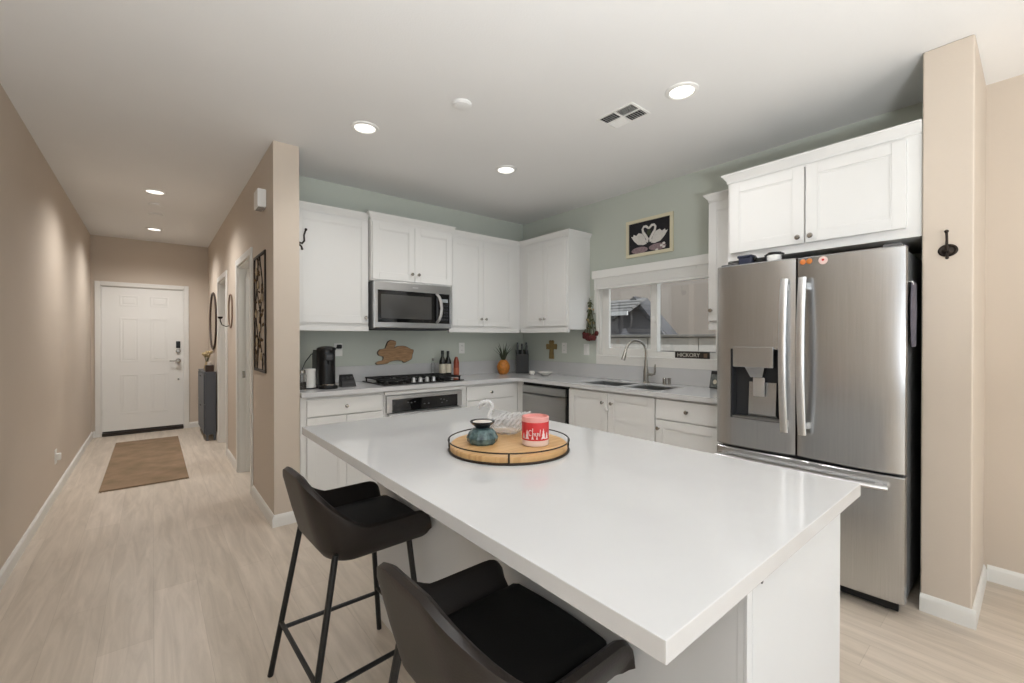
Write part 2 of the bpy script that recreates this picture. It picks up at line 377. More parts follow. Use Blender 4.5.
# front door
cas = MB(); cw = .055
cas.box(DX0-.012-cw, DX0-.012, YD-.018, YD, 0, DZ+.012+cw, .004).box(DX1+.012, DX1+.012+cw, YD-.018, YD, 0, DZ+.012+cw, .004).box(DX0-.012, DX1+.012, YD-.018, YD, DZ+.012, DZ+.012+cw, .004)
cas.box(DX0-.012, DX0-.002, YD, YD+.11, 0, DZ+.01).box(DX1+.002, DX1+.012, YD, YD+.11, 0, DZ+.01).box(DX0-.012, DX1+.012, YD, YD+.11, DZ+.003, DZ+.012)
struct('trim_1', cas, TRIM)
m = MB(); y0 = YD+.008
m.box(DX0, DX1, y0, y0+.04, .062, DZ)
W = DX1-DX0
for cx in (DX0+.275, DX1-.265):
    for z0, z1 in ((1.745, 1.89), (.985, 1.585), (.28, .815)):
        hw = .098
        # raised moulding ring, recessed field, raised centre
        for q, (o0, o1) in enumerate(((0, .016),)):
            m.box(cx-hw, cx+hw, y0-.005, y0, z0, z0+.018, .002).box(cx-hw, cx+hw, y0-.005, y0, z1-.018, z1, .002)
            m.box(cx-hw, cx-hw+.018, y0-.005, y0, z0+.018, z1-.018, .002).box(cx+hw-.018, cx+hw, y0-.005, y0, z0+.018, z1-.018, .002)
        m.box(cx-hw+.035, cx+hw-.035, y0-.006, y0, z0+.035, z1-.035, .004)
d1 = struct('door_1', m, WHPL)
MB().box(DX1-.082, DX1-.032, y0-.022, y0, 1.165, 1.265, .006).build('keypad_lock', BLKPL, d1)
MB().lathe([(.03, 0), (.03, .012), (.022, .018), (.022, .026), (0, .027)], (DX1-.057, y0, 1.125), (0, -1, 0)).build('deadbolt', NICKEL, d1)
m = MB().lathe([(.031, 0), (.031, .008), (.012, .012), (.012, .04), (.026, .05), (.028, .065), (.018, .075), (0, .077)], (DX1-.057, y0, .985), (0, -1, 0))
m.tube([(DX1-.057, y0-.06, .985), (DX1-.115, y0-.062, .983), (DX1-.155, y0-.055, .985)], .008)
m.build('door_handle', NICKEL, d1)
MB().lathe([(.012, 0), (.012, .004), (0, .005)], (DX1-.055, y0, .72), (0, -1, 0)).build('door_viewer', NICKEL, d1)
for z in (.32, 1.03, 1.75): MB().lathe([(.007, -.045), (.007, .045)], (DX0-.004, y0-.004, z)).build('hinge', TRIM, d1)
struct('door_threshold', MB().box(DX0-.002, DX1+.002, YD-.02, YD+.10, 0, .045, .006).box(DX0, DX1, YD+.02, YD+.04, .045, .06), THRESH)

# ------------------------------------------------------------------ ceiling fittings
def recessed(loc, label, power, group, first=[None]):
    x, y = loc
    t = Thing('recessed_light', label, 'ceiling light', (x, y, H), group)
    t.part('trim_ring', MB().lathe([(.062, -.003), (.068, -.010), (.085, -.006), (.088, 0), (.062, 0)], (x, y, H), seg=32), WHPL)
    t.part('lens', MB().lathe([(0, -.0045), (.064, -.0045), (.064, -.002), (0, -.002)], (x, y, H), seg=32), LAMPE)
    l = bpy.data.lights.new('lamp_light', 'SPOT'); l.energy = power; l.spot_size = math.radians(150); l.spot_blend = .9; l.shadow_soft_size = .085; l.color = (1, .98, .96)
    lo = bpy.data.objects.new('lamp_light', l); lo.location = (0, 0, -.02); lo.parent = t.o; COL.objects.link(lo)
    return t
KL, HL = 'recessed lights in the kitchen ceiling', 'recessed lights in the hall ceiling'
recessed((1.061, 2.775), 'lit round recessed light at the left of the kitchen ceiling, nearest the hall corner', CAN_W, KL)
recessed((2.198, 2.738), 'lit round recessed light in front of the kitchen corner cabinets', CAN_W, KL)
recessed((2.25, 1.258), 'lit round recessed light beside the ceiling air vent, nearest the fridge', CAN_W, KL)
recessed((.022, 5.211), 'lit round recessed light in hall ceiling, the nearer of two', HALL_W, HL)
recessed((.022, 6.99), 'lit round recessed light in hall ceiling close to the front door', HALL_W, HL)
for x, y in ((-2.2, -.4), (-2.2, -2.2), (.1, -1.3), (2.4, -2.2)):  # unseen cans added behind the camera to brighten the interior
    recessed((x, y), 'added unseen round recessed light in the living area ceiling behind the island', ROOM_W, 'added recessed lights of the living area')
recessed((1.5, 4.6), 'lit round recessed light inside the first side room', 45.0, 'recessed lights of the side rooms')
recessed((1.5, 6.3), 'lit round recessed light inside the second side room', 45.0, 'recessed lights of the side rooms')
def detector(x, y, r, label, name='smoke_detector'):
    t = Thing(name, label, 'smoke detector', (x, y, H))
    t.part('base', MB().lathe([(r, 0), (r, -.008), (r*.94, -.012)], (x, y, H), seg=28), CEIL)
    t.part('cover', MB().lathe([(r*.88, -.012), (r*.86, -.016), (r*.6, -.019), (0, -.020)], (x, y, H), seg=28), CEIL)
detector(1.387, 2.135, .055, 'round white smoke detector on the kitchen ceiling')
detector(.024, 5.69, .05, 'flat white disc on hall ceiling just past the nearer light')
detector(.034, 6.14, .06, 'round white smoke detector on hall ceiling between disc and farther light')
# vent: four louvred quarters
vx0, vx1, vy0, vy1 = 2.140, 2.306, 1.510, 1.745; vcx, vcy = (vx0+vx1)/2, (vy0+vy1)/2
t = Thing('ceiling_vent', 'square four way white air vent in the kitchen ceiling', 'air vent', (vcx, vcy, H))
m = MB(); zf = H-.006
m.box(vx0-.012, vx0, vy0-.012, vy1+.012, zf, H).box(vx1, vx1+.012, vy0-.012, vy1+.012, zf, H).box(vx0, vx1, vy0-.012, vy0, zf, H).box(vx0, vx1, vy1, vy1+.012, zf, H)
m.box(vcx-.006, vcx+.006, vy0, vy1, zf, H-.0015).box(vx0, vcx-.006, vcy-.006, vcy+.006, zf, H-.0015).box(vcx+.006, vx1, vcy-.006, vcy+.006, zf, H-.0015)
t.part('vent_frame', m, WHPL)
t.part('duct_shade', MB().box(vx0, vx1, vy0, vy1, H-.0012, H-.0002), DUCTSH)  # dark sheet painted in for the shade inside the duct
for ax0, ax1, ay0, ay1, dr in ((vx0, vcx, vy0, vcy, '-y'), (vcx, vx1, vy0, vcy, 'x'), (vx0, vcx, vcy, vy1, 'x'), (vcx, vx1, vcy, vy1, 'y')):
    m = MB(); n = 7
    for k in range(n):
        f = (k+.5)/n; sg = 1 if dr[0] != '-' else -1
        if dr[-1] == 'x':
            y = ay0+(ay1-ay0)*f; M = Matrix.Translation(((ax0+ax1)/2, y, H-.0055)) @ Matrix.Rotation(sg*math.radians(40), 4, 'X'); m.box(-(ax1-ax0)/2+.007, (ax1-ax0)/2-.007, -.006, .006, -.0006, .0006, M=M)
        else:
            x = ax0+(ax1-ax0)*f; M = Matrix.Translation((x, (ay0+ay1)/2, H-.0055)) @ Matrix.Rotation(sg*math.radians(40), 4, 'Y'); m.box(-.006, .006, -(ay1-ay0)/2+.007, (ay1-ay0)/2-.007, -.0006, .0006, M=M)
    t.part('louver', m, WHPL)

# ------------------------------------------------------------------ cabinets
def knob(t, side, f, a, z, parent, m=NICKEL):
    o = (a, f, z) if side == 'y' else (f, a, z); ax = (0, -1, 0) if side == 'y' else (-1, 0, 0)
    t.part('knob', MB().lathe([(.008, 0), (.008, .002), (.0055, .005), (.0055, .012), (.013, .017), (.0145, .022), (.011, .027), (0, .028)], o, ax, 18), m, parent)
def front(t, name, side, f, a0, a1, z0, z1, kn=None, shaker=True, m=CAB):
    mb = MB(); g = .0015; a0 += g; a1 -= g; z0 += g; z1 -= g; th = .019
    if shaker:
        s = .056
        fb(mb, side, f, a0, a0+s, 0, th, z0, z1, .0015); fb(mb, side, f, a1-s, a1, 0, th, z0, z1, .0015)
        fb(mb, side, f, a0+s, a1-s, 0, th, z0, z0+s, .0015); fb(mb, side, f, a0+s, a1-s, 0, th, z1-s, z1, .0015)
        fb(mb, side, f, a0+s-.002, a1-s+.002, 0, th-.0055, z0+s-.002, z1-s+.002)
        b = .009        # inner bead
        for q in ((a0+s, a0+s+b, z0+s, z1-s), (a1-s-b, a1-s, z0+s, z1-s), (a0+s+b, a1-s-b, z0+s, z0+s+b), (a0+s+b, a1-s-b, z1-s-b, z1-s)):
            fb(mb, side, f, q[0], q[1], th-.0065, th-.0028, q[2], q[3], .002)
    else: fb(mb, side, f, a0, a1, 0, th, z0, z1, .003)
    d = t.part(name, mb, m)
    if kn: knob(t, side, f-th, kn[0], kn[1], d)
    return d
def crown(mb, side, f, a0, a1, z, ret0=None, ret1=None):    # angled crown with optional returns to the given depth
    prof = [(0, 0), (.006, 0), (.008, .016), (.028, .044), (.032, .046), (.032, .056), (0, .056)]
    P = lambda a, o, zz: (a, f-o, zz) if side == 'y' else (f-o, a, zz)
    e0 = (lambda o: a0-o) if ret0 is not None else (lambda o: a0)
    e1 = (lambda o: a1+o) if ret1 is not None else (lambda o: a1)
    mb.loft([[P(e0(o), o, z+q) for o, q in prof], [P(e1(o), o, z+q) for o, q in prof]])
    if ret0 is not None: mb.loft([[P(a0-o, o, z+q) for o, q in prof], [P(a0-o, -ret0, z+q) for o, q in prof]])
    if ret1 is not None: mb.loft([[P(a1+o, o, z+q) for o, q in prof], [P(a1+o, -ret1, z+q) for o, q in prof]])
def cabinet(name, label, cat, side, f, depth, a0, a1, z0, z1, group=None):
    base = ((a0+a1)/2, f+depth/2, z0) if side == 'y' else (f+depth/2, (a0+a1)/2, z0)
    t = Thing(name, label, cat, base, group)
    mb = MB(); fb(mb, side, f, a0, a1, -depth, 0, z0, z1, .001); t.part('body', mb, CAB); return t
UG = 'white upper kitchen cabinets'
ZU, ZT = 1.372, 2.30
dU = YB-.0015-3.63
# left wall cabinet
t = cabinet('wall_cabinet', 'white wall cabinet over the coffee machine beside the wall end', 'cabinet', 'y', 3.63, dU, XR2+.002, 1.413, ZU+.02, ZT, UG)
front(t, 'door', 'y', 3.63, .835, 1.408, 1.425, 2.285, (1.382, 1.475))
m = MB(); crown(m, 'y', 3.63, XR2+.002, 1.411, ZT-.001); t.part('crown_moulding', m, CAB)
m = MB(); fb(m, 'y', 3.63, XR2+.002, 1.413, -.02, .012, ZU-.01, ZU+.03, .003); t.part('light_rail', m, CAB)
# over the microwave
t = cabinet('wall_cabinet', 'white wall cabinet with two doors directly above the microwave', 'cabinet', 'y', 3.565, YB-.0015-3.565, 1.416, 2.196, 1.79, ZT+.006, UG)
front(t, 'door', 'y', 3.565, 1.42, 1.806, 1.80, 2.285, (1.775, 1.868)); front(t, 'door', 'y', 3.565, 1.806, 2.192, 1.80, 2.285, (1.838, 1.868))
m = MB(); crown(m, 'y', 3.565, 1.416, 2.196, ZT+.004, .02, .02); t.part('crown_moulding', m, CAB)
# right of the microwave
t = cabinet('wall_cabinet', 'white wall cabinet with two doors right of the microwave', 'cabinet', 'y', 3.63, dU, 2.20, XW-.002, ZU+.02, ZT, UG)
front(t, 'door', 'y', 3.63, 2.232, 2.60, 1.425, 2.285, (2.572, 1.497)); front(t, 'door', 'y', 3.63, 2.60, 3.0, 1.425, 2.285, (2.630, 1.497))
m = MB(); crown(m, 'y', 3.63, 2.20, 3.106, ZT-.001); t.part('crown_moulding', m, CAB)
m = MB(); fb(m, 'y', 3.63, 2.20, 3.094, -.02, .012, ZU-.01, ZU+.03, .003); t.part('light_rail', m, CAB)
# corner on the window wall
t = cabinet('wall_cabinet', 'white corner wall cabinet on the window wall beside the dried roses', 'cabinet', 'x', 3.106, XW-.0015-3.106, 2.902, 3.628, ZU+.02, ZT, UG)
front(t, 'door', 'x', 3.106, 2.915, 3.235, 1.425, 2.285, (3.207, 1.50)); front(t, 'door', 'x', 3.106, 3.235, 3.53, 1.425, 2.285, (3.264, 1.50))
m = MB(); crown(m, 'x', 3.106, 2.902, 3.63, ZT-.001, .31); t.part('crown_moulding', m, CAB)
m = MB(); fb(m, 'x', 3.106, 2.902, 3.6, -.02, .012, ZU-.01, ZU+.03, .003); t.part('light_rail', m, CAB)
# narrow one between window and fridge
t = cabinet('wall_cabinet', 'narrow tall white wall cabinet between the window and the fridge', 'cabinet', 'x', 3.106, XW-.0015-3.106, 1.285, 1.522, ZU+.02, ZT-.02, UG)
front(t, 'door', 'x', 3.106, 1.287, 1.520, 1.425, 2.265, (1.497, 1.50))
m = MB(); crown(m, 'x', 3.106, 1.285, 1.522, ZT-.021, None, .31); t.part('crown_moulding', m, CAB)
m = MB(); fb(m, 'x', 3.106, 1.285, 1.522, -.02, .012, ZU-.01, ZU+.03, .003); t.part('light_rail', m, CAB)
# over the fridge
t = cabinet('wall_cabinet', 'wide white cabinet with two doors above the fridge', 'cabinet', 'x', 2.853, XW-.0015-2.853, YP+.002, 1.275, 1.792, 2.288, UG)
front(t, 'door', 'x', 2.853, .848, 1.258, 1.838, 2.272, (.876, 1.872)); front(t, 'door', 'x', 2.853, .415, .842, 1.838, 2.272, (.814, 1.872))
m = MB(); crown(m, 'x', 2.853, YP+.002, 1.275, 2.287, None, .25); t.part('crown_moulding', m, CAB)
solo('end_panel', 'tall white end panel standing between fridge and counter', 'panel', (3.13, 1.28, 0), MB().box(2.853, XW-.0015, 1.2765, 1.2845, 0, 1.79), CAB)

# base cabinets, back run (fronts face -y)
FY, FX, ZC = 3.345, 2.832, .879
BG = 'white base cabinets'
def base_cab(label, side, f, depth, a0, a1):
    t = cabinet('base_cabinet', label, 'cabinet', side, f, depth, a0, a1, .10, ZC-.001, BG)
    m = MB(); fb(m, side, f, a0, a1, -depth, -.06, 0, .10); t.part('toe_kick', m, CAB); return t
dB = YB-.0015-FY
t = base_cab('white base cabinet with drawer under the coffee machine', 'y', FY, dB, XR2+.002, 1.425)
front(t, 'drawer', 'y', FY, .848, 1.408, .732, .857, (1.125, .795), False); front(t, 'door', 'y', FY, .848, 1.128, .11, .727, (1.10, .66)); front(t, 'door', 'y', FY, 1.128, 1.408, .11, .727, (1.155, .66))
t = base_cab('white base cabinet holding the wall oven under the cooktop', 'y', FY, dB, 1.427, 2.192)
m = MB(); fb(m, 'y', FY, 1.43, 2.19, 0, .019, .845, .874, .002); t.part('filler_panel', m, CAB)
t = base_cab('white base cabinet with drawer right of the oven', 'y', FY, dB, 2.194, 2.829)
front(t, 'drawer', 'y', FY, 2.212, 2.772, .730, .857, (2.485, .795), False); front(t, 'drawer', 'y', FY, 2.212, 2.772, .42, .725, (2.485, .57), False); front(t, 'drawer', 'y', FY, 2.212, 2.772, .11, .415, (2.485, .26), False)
t = base_cab('white corner base cabinet where the two counters meet', 'x', FX, XW-.0015-FX, 3.26, 3.3445)
# window run (fronts face -x)
dX = XW-.0015-FX
t = Thing('base_cabinet', 'white sink base cabinet with two doors under the window', 'cabinet', (FX+.25, 2.2, 0), BG)
t.part('body', MB().box(FX, FX+.018, 1.777, 2.63, .10, .878).box(FX+.018, XW-.002, 1.777, 1.787, .10, .878).box(FX+.018, XW-.002, 2.62, 2.63, .10, .878).box(FX+.018, XW-.002, 1.787, 2.62, .10, .118), CAB)
t.part('toe_kick', MB().box(FX+.06, XW-.002, 1.777, 2.63, 0, .10), CAB)
front(t, 'door', 'x', FX, 2.205, 2.625, .11, .865, (2.249, .783)); front(t, 'door', 'x', FX, 1.78, 2.203, .11, .865, (2.160, .783))
m = MB().box(FX-.03, FX-.019, 2.19, 2.22, .72, .735, .003); m.tube([(FX-.024, 2.235, .765), (FX-.026, 2.215, .725), (FX-.026, 2.195, .725), (FX-.024, 2.175, .765)], .003)
t.part('child_latch', m, WHPL)
t = base_cab('white base cabinet with one drawer beside the fridge', 'x', FX, dX, 1.288, 1.775)
front(t, 'drawer', 'x', FX, 1.295, 1.772, .722, .865, (1.53, .795), False); front(t, 'door', 'x', FX, 1.295, 1.772, .11, .717, (1.745, .655))

# counter top, L shaped, open over the two basins
CYF, CXF, ZTOP, CT = 3.305, 2.79, .914, .034
bowls = [(2.90, 3.27, 2.185, 2.60), (2.90, 3.27, 1.79, 2.145)]
m = MB(); z0 = ZTOP-CT; xe = XW-.0012; yb = YB-.0012
# tiles on a grid so that the bowls stay open
def slab(m, xs, ys, inside):
    for i in range(len(xs)-1):
        for j in range(len(ys)-1):
            cx, cy = (xs[i]+xs[i+1])/2, (ys[j]+ys[j+1])/2
            if inside(cx, cy): m.box(xs[i], xs[i+1], ys[j], ys[j+1], z0, ZTOP)
xs = sorted({XR2+.002, CXF, 2.90, 3.27, xe}); ys = sorted({1.288, 1.79, 2.145, 2.185, 2.60, CYF, yb})
ins = lambda x, y: (y > CYF or x > CXF) and not any(b[0] < x < b[1] and b[2] < y < b[3] for b in bowls)
slab(m, xs, ys, ins)
rc = .10; arc = [(CXF, CYF)] + [(CXF-rc+rc*math.cos(a), CYF-rc+rc*math.sin(a)) for a in [PI/2*(1-k/8) for k in range(9)]]
arc = [(CXF+.001, CYF+.001), (CXF-rc, CYF)] + [(CXF-rc+rc*math.sin(PI/2*k/8), CYF-rc+rc*math.cos(PI/2*k/8)) for k in range(1, 8)] + [(CXF, CYF-rc)]
m.prism(arc, CT, Matrix.Translation((0, 0, z0)))
bmesh.ops.remove_doubles(m.bm, verts=m.bm.verts, dist=1e-5)
seen = {}
for f in m.bm.faces: seen.setdefault(frozenset(v.index for v in f.verts), []).append(f)
m.bm.verts.index_update(); seen = {}
for f in m.bm.faces: seen.setdefault(frozenset(v.index for v in f.verts), []).append(f)
bmesh.ops.delete(m.bm, geom=[f for l in seen.values() if len(l) > 1 for f in l], context='FACES_ONLY')
t = Thing('countertop', 'long L shaped white quartz kitchen counter along back and window walls', 'countertop', (2.6, 3.6, z0))
t.part('slab', m, QUARTZ)
bs = MB().box(XR2+.002, xe, YB-.021, yb, ZTOP+.0003, 1.055, .002).box(XW-.021, xe, 1.288, YB-.0215, ZTOP+.0003, 1.05, .002)
t.part('backsplash', bs, QUARTZ)

# double bowl sink
t = Thing('kitchen_sink', 'stainless double bowl sink set under the window', 'sink', (3.08, 2.2, .70))
for b in bowls:
    m = MB(); x0, x1, y0_, y1 = b; zt = ZTOP-.012; zb = .70; tt = .0015; e = .0012
    m.box(x0+e, x0+e+tt, y0_+e, y1-e, zb, zt).box(x1-e-tt, x1-e, y0_+e, y1-e, zb, zt).box(x0+e, x1-e, y0_+e, y0_+e+tt, zb, zt).box(x0+e, x1-e, y1-e-tt, y1-e, zb, zt).box(x0+e, x1-e, y0_+e, y1-e, zb, zb+tt)
    bo = t.part('basin', m, STEELH)
    t.part('drain', MB().lathe([(.045, zb+tt), (.045, zb+.004), (.036, zb+.005), (.03, zb+.002), (0, zb+.002)], ((x0+x1)/2, (y0_+y1)/2, 0)), NICKEL, bo)
# faucet
fx, fy = 3.335, 2.195
t = Thing('kitchen_faucet', 'brushed nickel gooseneck faucet behind the sink', 'faucet', (fx, fy, ZTOP))
t.part('base', MB().lathe([(.029, 0), (.029, .006), (.024, .012)], (fx, fy, ZTOP)), NICKEL)
t.part('body', MB().lathe([(.023, .010), (.022, .11), (.017, .125), (.0135, .20)], (fx, fy, ZTOP)), NICKEL)
pts = [(fx, fy, ZTOP+.19)] ; R_ = .098; zc = 1.185; fdx, fdy = -.90, .436
pts += [(fx+fdx*(R_-R_*math.cos(a)), fy+fdy*(R_-R_*math.cos(a)), zc+R_*math.sin(a)) for a in [PI*k/14*.94 for k in range(15)]]
t.part('gooseneck', MB().tube(pts, .0115, 12), NICKEL)
e = Vector(pts[-1]); d = (Vector(pts[-1])-Vector(pts[-2])).normalized()
t.part('spray_head', MB().lathe([(.0125, -.01), (.0135, .01), (.0165, .05), (.019, .085), (.019, .092), (0, .092)], e, d), NICKEL)
h = MB().lathe([(.013, 0), (.013, .05), (.010, .055)], (fx, fy-.012, ZTOP+.075), (0, -1, 0)); h.tube([(fx, fy-.062, ZTOP+.075), (fx-.002, fy-.085, ZTOP+.082), (fx-.004, fy-.092, ZTOP+.10), (fx-.006, fy-.094, ZTOP+.165)], [.011, .010, .008, .005], 10)
t.part('handle', h, NICKEL)
t = Thing('soap_dispenser', 'small brushed nickel air gap cap with soap pump right of faucet', 'dispenser', (3.33, 2.0, ZTOP))
t.part('cap', MB().lathe([(.016, 0), (.016, .05), (.012, .056), (0, .056)], (3.33, 2.012, ZTOP), seg=18), NICKEL)
t.part('pump', MB().lathe([(.012, 0), (.012, .045), (.014, .048), (.014, .056), (0, .057)], (3.33, 1.968, ZTOP), seg=18).tube([(3.33, 1.968, ZTOP+.05), (3.30, 1.968, ZTOP+.05)], .004), NICKEL)

# ------------------------------------------------------------------ appliances
# microwave
x0, x1, yf, z0, z1 = 1.424, 2.172, 3.53, 1.382, 1.787
t = Thing('microwave', 'stainless over the range microwave under the wall cabinet', 'microwave', ((x0+x1)/2, 3.7, z0))
t.part('case', MB().box(x0, x1, yf+.035, YB-.003, z0, z1-.001, .004), CASE)
m = MB().box(x0, x1, yf, yf+.034, z1-.075, z1-.001, .005).box(x0, x1, yf, yf+.034, z0+.012, z0+.058, .005).box(x0, x0+.034, yf, yf+.034, z0+.058, z1-.075, .003).box(x1-.018, x1, yf, yf+.034, z0+.058, z1-.075, .003)
t.part('door_frame', m, STEELH)
g = t.part('door_glass', MB().box(x0+.034, 2.018, yf+.006, yf+.03, z0+.058, z1-.075, .002), BLACKGL)
t.part('viewing_window', MB().box(x0+.062, 1.965, yf+.003, yf+.0065, z0+.09, z1-.11, .001), GREYGL, g)
c = t.part('control_panel', MB().box(2.052, x1-.018, yf+.006, yf+.03, z0+.058, z1-.075, .002), BLACKGL)
m = MB()
for r in range(5):
    for q in range(3): m.box(2.066+q*.028, 2.084+q*.028, yf+.0045, yf+.0063, z0+.085+r*.032, z0+.103+r*.032)
t.part('keypad', m, DKPL, c)
t.part('display', MB().box(2.068, 2.138, yf+.0045, yf+.0063, z0+.252, z0+.285), mat('grey_display', (150, 156, 158), .3), c)
hp = [(2.022, yf+.005, z0+.066), (2.026, yf-.03, z0+.09), (2.036, yf-.045, z0+.14), (2.040, yf-.05, z0+.195), (2.036, yf-.045, z0+.25), (2.026, yf-.03, z0+.30), (2.022, yf+.005, z0+.325)]
t.part('handle', MB().tube(hp, .016, 10, flat=(1, .6)), HANDLE)
t.part('badge', MB().box(1.775, 1.83, yf-.0012, yf+.001, z1-.042, z1-.032), HANDLE)
t.part('vent_grille', MB().box(x0+.02, x1-.02, yf+.01, YB-.05, z0-.006, z0), BLACK)
# cooktop
x0, x1, y0, y1 = 1.44, 2.215, 3.375, 3.845
t = Thing('gas_cooktop', 'black gas cooktop with four silver knobs set into the counter', 'cooktop', ((x0+x1)/2, (y0+y1)/2, ZTOP))
t.part('glass_top', MB().box(x0, x1, y0, y1, ZTOP+.0005, ZTOP+.012, .004), BLACKGL)
for gx0, gx1 in ((x0+.02, 1.69), (1.70, 1.955), (1.965, x1-.02)):
    m = MB(); ya = y0+.03 if gx0 != 1.70 else y0+.12; yb_ = y1-.02; zg = ZTOP+.046
    m.box(gx0, gx1, ya, ya+.014, zg-.012, zg, .002).box(gx0, gx1, yb_-.014, yb_, zg-.012, zg, .002).box(gx0, gx0+.014, ya, yb_, zg-.012, zg, .002).box(gx1-.014, gx1, ya, yb_, zg-.012, zg, .002)
    cx = (gx0+gx1)/2; m.box(cx-.006, cx+.006, ya, yb_, zg-.012, zg, .002)
    for yy in (ya+(yb_-ya)*.28, ya+(yb_-ya)*.72): m.box(gx0, gx1, yy-.006, yy+.006, zg-.012, zg, .002)
    for px in (gx0+.004, gx1-.014):
        for py in (ya+.002, yb_-.014): m.box(px, px+.01, py, py+.012, ZTOP+.012, zg-.01)
    t.part('grate', m, IRON)
for bx, by, r in ((1.575, 3.49, .04), (1.575, 3.74, .045), (1.828, 3.70, .055), (2.09, 3.74, .04), (2.09, 3.49, .045)):
    t.part('burner', MB().lathe([(r, .012), (r, .022), (r*.7, .024), (r*.7, .032), (0, .033)], (bx, by, ZTOP), seg=20), IRON)
for kx in (1.735, 1.80, 1.865, 1.93):
    t.part('knob', MB().lathe([(.021, .012), (.021, .016), (.017, .02), (.016, .042), (.012, .046), (0, .046)], (kx, 3.435, ZTOP), seg=18).box(kx-.0035, kx+.0035, 3.420, 3.45, ZTOP+.045, ZTOP+.052, .001), HANDLE)
# wall oven
x0, x1 = 1.442, 2.150; yo = FY
t = Thing('wall_oven', 'stainless built in oven with black control strip under the cooktop', 'oven', ((x0+x1)/2, FY, .15))
m = MB().box(x0, x1, yo-.03, yo-.001, .806, .838, .003).box(x0, x0+.045, yo-.03, yo-.001, .70, .806, .002).box(x1-.045, x1, yo-.03, yo-.001, .70, .806, .002)
t.part('trim_frame', m, STEELH)
c = t.part('control_panel', MB().box(x0+.045, x1-.045, yo-.028, yo-.002, .702, .806, .001), BLACKGL)
m = MB()
for q, (px, pz) in enumerate(((1.62, .77), (1.65, .765), (1.68, .77), (1.77, .745), (1.81, .745), (1.93, .77), (1.96, .765), (1.94, .74), (1.99, .75))): m.box(px, px+.014, yo-.0288, yo-.028, pz, pz+.008)
t.part('touch_buttons', m, mat('dim_button_print', (96, 98, 100), .4), c)
d = t.part('door', MB().box(x0+.012, x1-.012, yo-.045, yo-.001, .16, .695, .004), STEELH)
t.part('oven_window', MB().box(x0+.09, x1-.09, yo-.047, yo-.044, .26, .57, .001), BLACKGL, d)
m = MB().tube([(x0+.03, yo-.085, .665), (x1-.03, yo-.085, .665)], .0145, 12)
for px in (x0+.06, x1-.06): m.tube([(px, yo-.04, .665), (px, yo-.085, .665)], .009)
t.part('handle', m, HANDLE, d)
# dishwasher
y0, y1 = 2.637, 3.255; xf = FX
t = Thing('dishwasher', 'dark stainless dishwasher left of the sink cabinet', 'dishwasher', (xf+.25, (y0+y1)/2, .10))
t.part('tub', MB().box(xf+.004, XW-.02, y0+.002, y1-.002, .10, .872), BLACK)
t.part('door', MB().box(xf-.022, xf+.003, y0+.028, y1-.012, .12, .775, .003), STEELD)
t.part('control_strip', MB().box(xf-.022, xf+.003, y0+.028, y1-.012, .779, .848, .003), STEELD)
t.part('handle', MB().loft([[(xf-.022, yy, .752), (xf-.022-dd, yy, .748), (xf-.026-dd, yy, .770), (xf-.022, yy, .776)] for yy, dd in [(y0+.03+(y1-y0-.05)*k/14, .004+.034*math.sin(PI*min(1, max(0, k/14)))**.5) for k in range(15)]]), STEELD)
t.part('toe_panel', MB().box(xf+.03, xf+.04, y0+.01, y1-.01, .005, .10), BLACK)

# refrigerator
yr0, yr1, xf, zt, zs, zb = .388, 1.243, 2.622, 1.728, .672, .075
t = Thing('refrigerator', 'large stainless french door fridge beside the beige column', 'refrigerator', (3.0, .81, 0))
t.part('cabinet', MB().box(xf+.075, XW-.03, yr0+.012, yr1-.008, .05, zt-.012, .004), CASE)
ys_ = .822
def bow(y, y0, y1, amt=.018):      # the front bulges gently, falling away at its ends
    u = (y-y0)/(y1-y0)*2-1; return -amt*(1-abs(u)**3.2)
def fr_front(y0, y1, z0, z1, hole=None, ny=26):
    t_ = bmesh.new(); m = MB()
    yv = sorted(set([y0+(y1-y0)*(.5-.5*math.cos(PI*k/ny)) for k in range(ny+1)] + (list(hole[:2]) if hole else [])))
    zv = sorted(set([z0, z0+.006, z1-.006, z1] + (list(hole[2:]) if hole else [])))
    def X(y, z):
        x = xf+.018+bow(y, y0, y1)
        if z in (z0, z1): x += .006
        return x
    V = {(i, j): t_.verts.new((X(y, z), y, z)) for i, y in enumerate(yv) for j, z in enumerate(zv)}
    B = {(i, j): t_.verts.new((xf+.07, y, z)) for i, y in enumerate(yv) for j, z in enumerate(zv)}
    for i in range(len(yv)-1):
        for j in range(len(zv)-1):
            cy, cz = (yv[i]+yv[i+1])/2, (zv[j]+zv[j+1])/2
            if hole and hole[0] < cy < hole[1] and hole[2] < cz < hole[3]: continue
            t_.faces.new((V[i, j], V[i+1, j], V[i+1, j+1], V[i, j+1])); t_.faces.new((B[i, j], B[i, j+1], B[i+1, j+1], B[i+1, j]))
    n, k = len(yv)-1, len(zv)-1
    for i in range(n):
        for j in (0, k): t_.faces.new((V[i, j], V[i+1, j], B[i+1, j], B[i, j]))
    for j in range(k):
        for i in (0, n): t_.faces.new((V[i, j], V[i, j+1], B[i, j+1], B[i, j]))
    if hole:
        i0, i1 = yv.index(hole[0]), yv.index(hole[1]); j0, j1 = zv.index(hole[2]), zv.index(hole[3])
        for i in range(i0, i1):
            for j in (j0, j1): t_.faces.new((V[i, j], V[i+1, j], B[i+1, j], B[i, j]))
        for j in range(j0, j1):
            for i in (i0, i1): t_.faces.new((V[i, j], V[i, j+1], B[i, j+1], B[i, j]))
    return m._merge(t_)
hole = (.890, 1.158, .838, 1.240)
ld = t.part('left_door', fr_front(ys_+.005, yr1, zs, zt, hole), STEEL, ang=25)
rd = t.part('right_door', fr_front(yr0, ys_-.005, zs, zt-.004), STEEL, ang=25)
